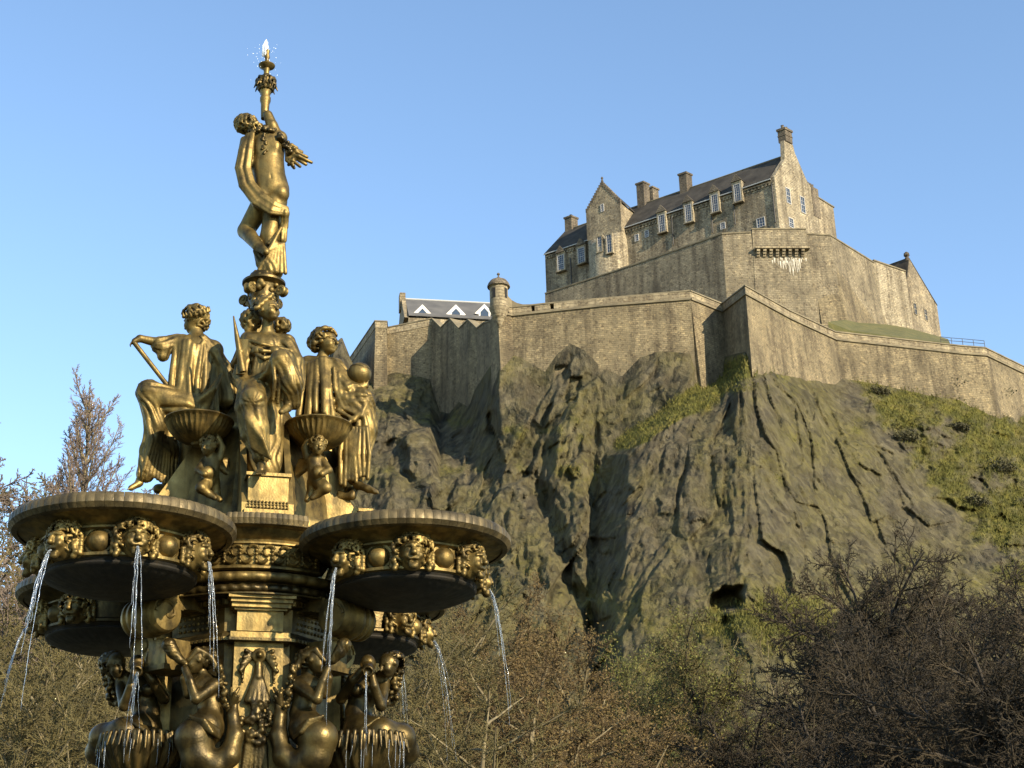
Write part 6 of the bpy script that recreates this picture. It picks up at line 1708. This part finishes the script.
# ---- cherubs that carry the shells
def cherub(label, mx, dx, d0, cap):
    o = statue(label, (206 if mx is None else 2 * mx - 206) + dx, 495, d0, None, 'cherub')
    f = Fig(.0085, mx, dx); D = d0
    q, m, ax = f.head(207, 447, D + .09, 7.2, (-.35, -.9, -.2), tilt=-.1)
    f.c(208.5, 454, D + .05, 4, 210, 459, D + .03, 6); f.c(210, 462, D + .04, 8, 208, 479, D + .05, 9, k=3); f.e(206, 473, D + .12, (7, 7, 7), 3)
    f.path([(217, 459, D + .03, 4.3), (220, 448, D + .02, 3.8), (216, 438, D + .04, 3.2)]); f.path([(203, 460, D + .04, 4), (196, 470, D + .12, 3.4), (203, 474, D + .19, 2.8)])
    f.hand(216, 438, D + .04, 2.9, (-.2, .1, 1), (-.6, -.5, .2)); f.hand(203, 474, D + .19, 2.8, (.9, .2, .2), (.2, -1, .2))
    f.path([(205, 483, D + .08, 7), (199, 488, D + .16, 5.6), (207, 494, D + .13, 4), (213, 498, D + .14, 2.8)]); f.path([(212, 483, D + .03, 6.4), (214, 494, D + .02, 4.6), (218, 500, D + .06, 2.8)])
    f.build('body', M_br, o)
    f = Fig(.0075, mx, dx); f.cu(207, 443, D + .07, (8.4, 8.4, 6.6), 40, 2.0, 2, keep=lambda v: v[2] > -.35); f.build('hair', M_br, o)
    f = Fig(.0085, mx, dx)
    for i in range(5): f.path([(217, 461 + 1.5 * i, D - .05, 3), (224 + 1.6 * i, 461 + 4 * i, D - .09, 3.2), (229 - .8 * i, 474 + 3 * i, D - .1, 1.8)], k=1.2)
    f.build('wing', M_br, o)
    return o
cherub('bronze cherub with curly head and wing, carrying the left fluted shell basin', None, 2, .60, None)
cherub('bronze cherub bending its head under the right fluted shell basin', 262, 1, .46, None)

# ---- sea nymphs round the shaft
def nymph_jug(label, mx, dx, d0, cap):
    o = statue(label, (145 if mx is None else 2 * mx - 145) + dx, 745, d0, 'sea nymphs round the shaft', 'nymph statue')
    f = Fig(.009, mx, dx); D = d0
    q, m, ax = f.head(116, 665, D + .12, 9, (.62, -.65, -.30), tilt=.12)
    f.c(121, 673, D + .06, 5, 130, 681, D, 6); f.c(122, 683, D + .02, 7, 151, 681, D, 7, k=4); f.c(139, 688, D, 14, 147, 712, D, 11.5, k=5, flat=((0, 1, 0), .8)); f.c(147, 712, D, 11.5, 144, 730, D, 14.5, k=4)
    f.e(134, 692, D + .115, (6.4, 6.4, 6), 2.5); f.e(148, 690, D + .105, (6.2, 6.2, 6), 2.5)
    f.path([(152, 681, D + .02, 6.2), (164, 699, D + .06, 5), (152, 680, D + .20, 4.2), (144, 671, D + .22, 3.8)]); f.hand(145, 671, D + .22, 4.2, (-.8, -.2, .5), (-.3, .9, .1))
    f.path([(121, 684, D + .03, 6), (124, 706, D + .15, 5), (131, 686, D + .22, 4.2), (133, 676, D + .22, 3.6)]); f.hand(133, 677, D + .22, 4.2, (.2, -.1, 1), (.4, .9, .1))
    f.path([(146, 730, D + .03, 15), (124, 733, D + .14, 14), (104, 738, D + .04, 13), (98, 752, D - .12, 11), (112, 764, D - .22, 9)], k=4)
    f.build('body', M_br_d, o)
    f = Fig(.0085, mx, dx)
    f.cu(112, 663, D + .07, (10.5, 10.5, 10), 70, 2.6, 3, keep=lambda v: not (v[0] > .2 and v[1] < .1 and v[2] < .6))
    rng = random.Random(7)
    for i in range(60): f.e(106 + 8 * (i / 60) + rng.uniform(-5, 5), 668 + 38 * (i / 60), D + .03 + rng.uniform(-.04, .04) - .06 * i / 60, rng.uniform(1.8, 2.8), .8)
    if cap: f.cu(113, 657, D + .08, (10, 10, 4), 20, 2, 9)
    f.build('hair', M_br_d, o)
    f = Fig(.0085, mx, dx)
    for i in range(5): f.path([(126 + 3 * i, 718 + 1.6 * i, D + .2, 1.8), (138 + 2 * i, 726 + 1.4 * i, D + .22, 2.2), (152 + i, 728 + 2 * i, D + .15, 1.9)], k=.6)
    f.build('drapery', M_br_d, o)
    f = Fig(.008, mx, dx)
    f.e(137, 664, D + .19, (7.5, 7.5, 9), 2); f.c(137, 668, D + .25, 5.5, 137, 671, D + .31, 6.2, k=1.5); f.e(137, 671.5, D + .345, (4, 3.5, 4), 1, sub=True)
    f.build('water_jar', M_br_d, o)
    return o
nymph_jug('bronze sea nymph left of the shaft, bareheaded, tipping a water jar from her shoulder', None, 0, .42, False)
nymph_jug('bronze sea nymph right of the shaft, in a ribbed cap, tipping a water jar', 257, -9, .30, True)
def nymph_horn(label, mx, dx, d0):
    o = statue(label, (210 if mx is None else 2 * mx - 210) + dx, 755, d0, 'sea nymphs round the shaft', 'nymph statue')
    f = Fig(.009, mx, dx); D = d0
    q, m, ax = f.head(197, 661, D + .04, 9.5, (-.85, -.35, -.1))
    f.c(202, 671, D, 5, 206, 680, D, 6.5); f.c(196, 686, D + .03, 7, 216, 684, D, 7, k=4); f.c(206, 690, D, 13, 211, 714, D, 11, k=5, flat=((.3, 1, 0), .85)); f.c(211, 714, D, 11, 206, 730, D + .03, 15, k=5)
    f.e(197, 693, D + .10, 5.8, 2.5)
    f.path([(215, 685, D + .06, 6.3), (196, 699, D + .18, 5), (190, 681, D + .18, 4.1), (185, 669, D + .16, 3.6)]); f.hand(186, 671, D + .16, 4.0, (-.3, -.1, .9), (-.3, .9, .2))
    f.path([(198, 686, D - .05, 5.5), (188, 694, D, 4.5), (184, 678, D + .04, 4)]); f.hand(184, 678, D + .04, 4.0, (-.1, -.1, .9), (-.6, -.4, .2))
    f.path([(206, 728, D + .05, 17), (194, 738, D + .12, 17), (198, 756, D + .12, 15), (215, 766, D + .1, 12.5), (229, 756, D + .1, 10), (235, 736, D + .08, 7.5), (233, 716, D + .06, 5), (235, 702, D + .05, 3)], k=4)
    f.build('body', M_br_d, o)
    f = Fig(.0085, mx, dx)
    for i in range(9): f.path([(188 + 1.2 * i, 661 - 1.2 * i, D + .10, 2), (197 + 1.7 * i, 649 + .5 * i, D + .10 - .01 * i, 2.4), (212 + 1.1 * i, 656 + 2.5 * i, D + .06, 2.2)], k=1.0)
    f.cu(204, 658, D, (11, 10, 9), 30, 3, 3)
    rng = random.Random(4)
    for i in range(44): f.e(216 + 14 * (i / 44) + rng.uniform(-4, 4), 664 + 48 * (i / 44), D + .06 + rng.uniform(-.03, .04), rng.uniform(1.8, 2.8), .8)
    f.build('hair', M_br_d, o)
    f = Fig(.0085, mx, dx)
    for i in range(5): f.path([(190 + 2 * i, 716 + 2.5 * i, D + .20, 1.8), (204 + 2 * i, 720 + 3 * i, D + .22, 2.2), (219, 730 + 2 * i, D + .14, 1.8)], k=.6)
    for i in range(8): f.path([(232, 706 - i, D + .06, 2.6), (235 + 5 * math.cos(i * .8), 700 - 4 * (i % 4), D + .06 + .05 * math.sin(i * .8), 1.6)], k=1)
    f.build('drapery', M_br_d, o)
    f = Fig(.008, mx, dx); f.path([(186, 664, D + .10, 2.6), (180, 660, D + .12, 4), (173, 652, D + .13, 6), (169, 645, D + .13, 7)], k=1.4, fold=(6, .6, 2, 0)); f.build('conch', M_br_d, o)
    return o
nymph_horn('bronze sea nymph left of the fruit drop, raising a conch to her lips', None, 0, .78)
nymph_horn('bronze sea nymph right of the fruit drop, raising a conch to her lips', 258.5, -4, .66)
# scalloped shell bowls under the nymphs
for (px, py, d, rr, lab) in ((143, 743, .46, .31, 'dark scalloped bronze shell bowl dripping water under the left nymphs'), (365, 743, .38, .31, 'dark scalloped bronze shell bowl dripping water under the right nymphs')):
    c = S3(px, py, d); o = thing('shell_bowl', lab, 'shell bowl', tuple(c - np.array([0, 0, .5])))
    ff = lambda r_, z_, t, i: r_ * (1 + (.05 * math.sin(22 * t) if 0 < i < 7 else 0))
    mb = MB().lathe([(0, -.02), (rr * .9, -.02), (rr, .03), (rr * 1.03, .01), (rr * 1.0, -.06), (rr * .86, -.16), (rr * .6, -.27), (.12, -.33), (.12, -.6), (0, -.6)], tuple(c), 132, rfun=ff)
    bo = autosmooth(mb.build('bowl', M_br_d, o), 50)
    fr = Sculpt(.008); rng = random.Random(int(px))
    for i in range(40):
        t = 2 * math.pi * i / 40 + rng.uniform(-.04, .04); p0 = c + np.array([rr * math.sin(t), -rr * math.cos(t), .01]); L = rng.uniform(.05, .11)
        fr.cap(p0 + np.array([0, 0, .035]), p0 + np.array([.03 * math.sin(t), -.03 * math.cos(t), -L]), .020, .008, .006)
    fr.build('fringe', M_br_d, o)

# ---- the crowning figure
T_ = statue('standing bronze woman seen from behind at the very top, holding up a spout', 270, 275, 0)
f = Fig(.0085)
f.head(249, 126, .0, 8.2, (-.75, .6, -.1), tilt=-.35)
f.c(254, 130, 0, 5, 260, 135, 0, 6.5); f.c(255, 138, 0, 8, 280, 138, 0, 8, k=5); f.c(268, 146, 0, 19, 268, 168, .01, 16, k=5, flat=((0, 1, 0), .72)); f.c(268, 168, .01, 16, 272, 190, .02, 18.5, k=6, flat=((0, 1, 0), .85))
f.e(264, 195, .07, (9.8, 9.2, 10.5), 2.4); f.e(281, 193.5, .065, (9.0, 9.2, 10.5), 2.4); f.cap(f.p(273.5, 187, .155), f.p(272.5, 203, .15), .010, .014, .012, sub=True); f.cap(f.p(268, 142, .135), f.p(271, 178, .145), .006, .008, .02, sub=True)
f.e(260, 147, .09, (5, 3, 7), 4); f.e(275, 146, .09, (5, 3, 7), 4)
f.path([(277, 138, 0, 7.6), (272, 126, .03, 6.4), (268, 115, .04, 5.2)]); f.hand(267.5, 116, .04, 4.6, (-.2, 0, 1), (-.9, .2, .2))
f.path([(253, 138, .03, 6.6), (247, 158, .08, 5.4), (254, 168, .02, 4.4), (256, 172, -.06, 3.6)])
f.path([(276, 202, .02, 12), (269, 236, .03, 9.2), (270, 262, .02, 5.4), (270, 271, .02, 4)]); f.path([(270, 271, .02, 4), (267, 275, -.1, 2.6)])
f.path([(262, 204, .02, 11.5), (246, 231, -.05, 9.0), (258, 246, .12, 6), (266, 252, .18, 4)])
f.build('figure', M_br, T_)
f = Fig(.0078)
f.cu(246, 124, .01, (11.5, 10.5, 9.8), 64, 2.6, 3); f.cu(256, 128, .05, (7, 6, 6), 24, 2.2, 4)
f.build('hair', M_br, T_)
f = Fig(.0078); rng = random.Random(2)
gl_ = [(252, 131), (262, 128), (272, 130), (280, 136), (287, 146), (291, 157), (291, 166)]
for i in range(70):
    t = rng.uniform(0, len(gl_) - 1.001); j = int(t); t -= j
    x = gl_[j][0] * (1 - t) + gl_[j + 1][0] * t; y = gl_[j][1] * (1 - t) + gl_[j + 1][1] * t
    f.e(x + rng.uniform(-2.5, 2.5), y + rng.uniform(-2.5, 2.5), .09 + rng.uniform(-.03, .03) - .05 * (x > 284), rng.uniform(1.7, 2.9), .8)
for i in range(14): f.e(264 + rng.uniform(-2, 3), 134 + i * 1.5, .115, rng.uniform(1.4, 2.2), .8)
f.build('garland', M_br_d, T_)
f = Fig(.0078)
for j in range(5):                                                    # the mantle slung from the shoulder round below the hips
    o_ = 3.0 * j; w_ = 1.9 + .5 * (j % 2)
    f.path([(247 + 1.6 * j, 135 - .4 * j, .09 + .005 * j, w_), (240.5 + o_ * .9, 150, .125 + .008 * (j % 2), w_ + .5), (237 + o_, 168, .13 + .01 * (j % 2), w_ + .6), (241 + o_ * 1.0, 186 - .8 * j, .145 + .01 * (j % 2), w_ + .6), (254 + o_ * .8, 203 - 2 * j, .17, w_ + .5), (270 + .4 * o_, 213 - 2.6 * j, .17, w_ + .3), (287, 215 - 1.8 * j, .12, w_)], k=.8)
f.path([(244, 140, .07, 4), (241, 166, .09, 6), (246, 186, .10, 6.5), (258, 203, .12, 6.5), (274, 210, .12, 6), (285, 212, .09, 4)], k=1.5)
f.path([(285, 213, .12, 4), (284, 226, .06, 4), (282, 240, .05, 4.6)], k=2, fold=(5, 1, .5, .2))
for i in range(7): f.path([(281 - 2.2 * i, 228 + 2.6 * i, .11, 1.8), (269 + 2.4 * i, 250 - 1.0 * i, .13 - .008 * i, 2.2), (259 + 4.4 * i, 270 + .5 * i, .10 - .004 * i, 2.2)], k=.6)
f.c(271, 244, .02, 8, 272, 270, .02, 11.5, k=3, fold=(10, 1.3, .8, .3)); f.path([(258, 252, .05, 5), (262, 264, .06, 6), (268, 272, .06, 5)], k=2, fold=(6, 1, .5, 0))
for i, (ex, ey) in enumerate(((297, 148), (302, 152), (307, 157), (311.5, 162.5), (306, 164.5), (300, 166.5), (294, 168))): f.path([(286.5, 146 + 2.4 * i, .03, 1.9), ((286 + ex) / 2, (145 + 2.6 * i + ey) / 2 - 1.5, .03 + .02 * (i % 2), 2.0), (ex, ey, 0, 1.8)], k=1.5)
f.build('drapery', M_br, T_)
tc = S3(266, 85, .0)
zt_ = lambda py: zrow(py, tc[0], tc[1]) - tc[2]
mb = MB(); mb.lathe([(0, zt_(120)), (.034, zt_(119)), (.038, zt_(112)), (.040, zt_(104)), (.050, zt_(101)), (.050, zt_(98)), (.040, zt_(96)), (.048, zt_(93)), (.074, zt_(85)), (.08, zt_(80)), (.03, zt_(77)), (.025, zt_(72)), (.03, zt_(69)), (.075, zt_(66.5)), (.078, zt_(65.5)), (.03, zt_(64)), (.018, zt_(60)), (.026, zt_(57)), (.018, zt_(54)), (.024, zt_(51)), (.012, zt_(49.5)), (0, zt_(49.5))], tuple(tc), 20)
to_ = autosmooth(mb.build('torch_spout', M_br, T_), 45)
f = Sculpt(.0075)
f.curls(tc + np.array([0, 0, zt_(82)]), (.085, .085, .055), 46, .019, 3, .003)
for i in range(10):
    a = i * .628 + .3; b0 = tc + np.array([.085 * math.cos(a), .085 * math.sin(a), zt_(84)])
    f.cap(b0, b0 + np.array([.025 * math.cos(a), .025 * math.sin(a), -.06]), .014, .006, .003)
for i in range(12):
    a = i * .5236; b0 = tc + np.array([.06 * math.cos(a), .06 * math.sin(a), zt_(90)])
    f.cap(b0, b0 + np.array([.035 * math.cos(a), .035 * math.sin(a), .07]), .016, .007, .004)
f.build('leaf_crown', M_br_d, to_)
# ================================================================== WATER
def water_mat():
    m, nt, b, N, L = nmat('falling_water')
    b.inputs['Base Color'].default_value = (.62, .68, .74, 1); b.inputs['Roughness'].default_value = .10
    b.inputs['Transmission Weight'].default_value = .80; b.inputs['IOR'].default_value = 1.33
    return m
M_water = water_mat()
def jet(p0, v0, tmax, label, seed, r0=.012, group='jets from the masks of the great basins'):
    rng = random.Random(seed); p0 = np.asarray(p0, float); v0 = np.asarray(v0, float)
    at = lambda t: p0 + v0 * t + np.array([0, 0, -4.9 * t * t])
    mb = MB()
    for k in range(6):                                   # strands that fray as they fall
        n = 40; pts, rs = [], []; te = tmax * rng.uniform(.55, 1.0); w1, w2 = rng.gauss(0, 1), rng.gauss(0, 1); jx = jy = 0.0
        for i in range(n):
            t = te * i / (n - 1); w = .003 + .030 * (t / tmax) ** 1.3; jx = .8 * jx + rng.gauss(0, .0016); jy = .8 * jy + rng.gauss(0, .0016)
            pts.append(at(t) + np.array([w * w1 + jx, w * w2 + jy, 0])); rs.append(max(.0008, r0 * (.50 - .42 * i / n) * rng.uniform(.5, 1.1)))
        mb.tube(pts, rs, 6)
    o = mb.build('water_jet', M_water, None, smooth=True)
    return tag(o, label, 'water jet', group)
names = {(0, -2): 'thin water jet from the leftmost visible mask of the right basin', (0, 1): 'water jet from the outermost mask of the right basin, against russet twigs',
         (3, 0): 'water jet falling from the outer left mask of the left basin', (3, 1): 'water jet falling from the middle mask of the left basin', (3, 2): 'water jet from the left basin mask nearest the central drum',
         (1, -1): 'faint jet from the rear right basin, right of its gold mask', (1, 0): 'second faint jet behind the right basin', (2, 1): 'short bluish jet from the rear left basin mask'}
for li, j, p, a in mouths:
    if (li, j) in names:
        da = a + ROT; sp = {(0, -2): .22, (3, 2): .2}.get((li, j), .4)
        jet(p, (math.sin(da) * sp, -math.cos(da) * sp, -.3), .46, names[(li, j)], li * 10 + j + 50, .0125 if li in (0, 3) else .008)
for px, d, lab, sd in ((137, .80, 'thin water jet pouring from the left nymph jar', 5), (366, .68, 'thin water jet pouring from the right nymph jar', 6)):
    jet(S3(px, 672, d), (0, -.05, -.3), .36, lab, sd, .008, 'jets from the nymph jars')
# plume at the very top
rng = random.Random(9); mb = MB(); tp = S3(266, 50, 0)
for k in range(9):
    a = rng.uniform(0, 6.28); s_ = rng.uniform(0, .016)
    mb.tube([tp + np.array([s_ * 1.8 * math.cos(a), s_ * 1.8 * math.sin(a), -.07]), tp + np.array([s_ * 1.6 * math.cos(a), s_ * 1.6 * math.sin(a), .03]), tp + np.array([s_ * .5 * math.cos(a), s_ * .5 * math.sin(a), rng.uniform(.08, .13)])], [.009, .015, .002], 6)
for i in range(110):
    t = rng.random(); x = rng.gauss(-.02 * t, .02 + .06 * t)
    c = tp + np.array([x, rng.gauss(0, .03), .05 - .42 * t * rng.random()]); r_ = rng.uniform(.0015, .0036)
    mb.lathe([(0, -r_ * 2), (r_, 0), (0, r_ * 2)], tuple(c), 5)
M_spray = plain('water_spray', (.85, .9, .95), .3)
tag(mb.build('water_plume', M_spray, None, smooth=True), 'small white water plume bubbling from the top of the spout', 'water plume')
# wet drips over the shell bowls
for (px, d, lab, sd) in ((143, .46, 'water dripping off the rim of the left shell bowl', 1), (365, .38, 'water dripping off the rim of the right shell bowl', 2)):
    rng = random.Random(sd); mb = MB(); c = S3(px, 741, d)
    for i in range(12):
        t = rng.uniform(-1.3, 1.3); p0 = c + np.array([.33 * math.sin(t), -.33 * math.cos(t), -.03]); L_ = rng.uniform(.05, .3)
        mb.tube([p0, p0 + np.array([rng.gauss(0, .004), -.004, -L_ * .5]), p0 + np.array([rng.gauss(0, .006), -.008, -L_])], [.003, .002, .001], 5)
    tag(mb.build('water_drips', M_water, None, smooth=True), lab, 'dripping water')
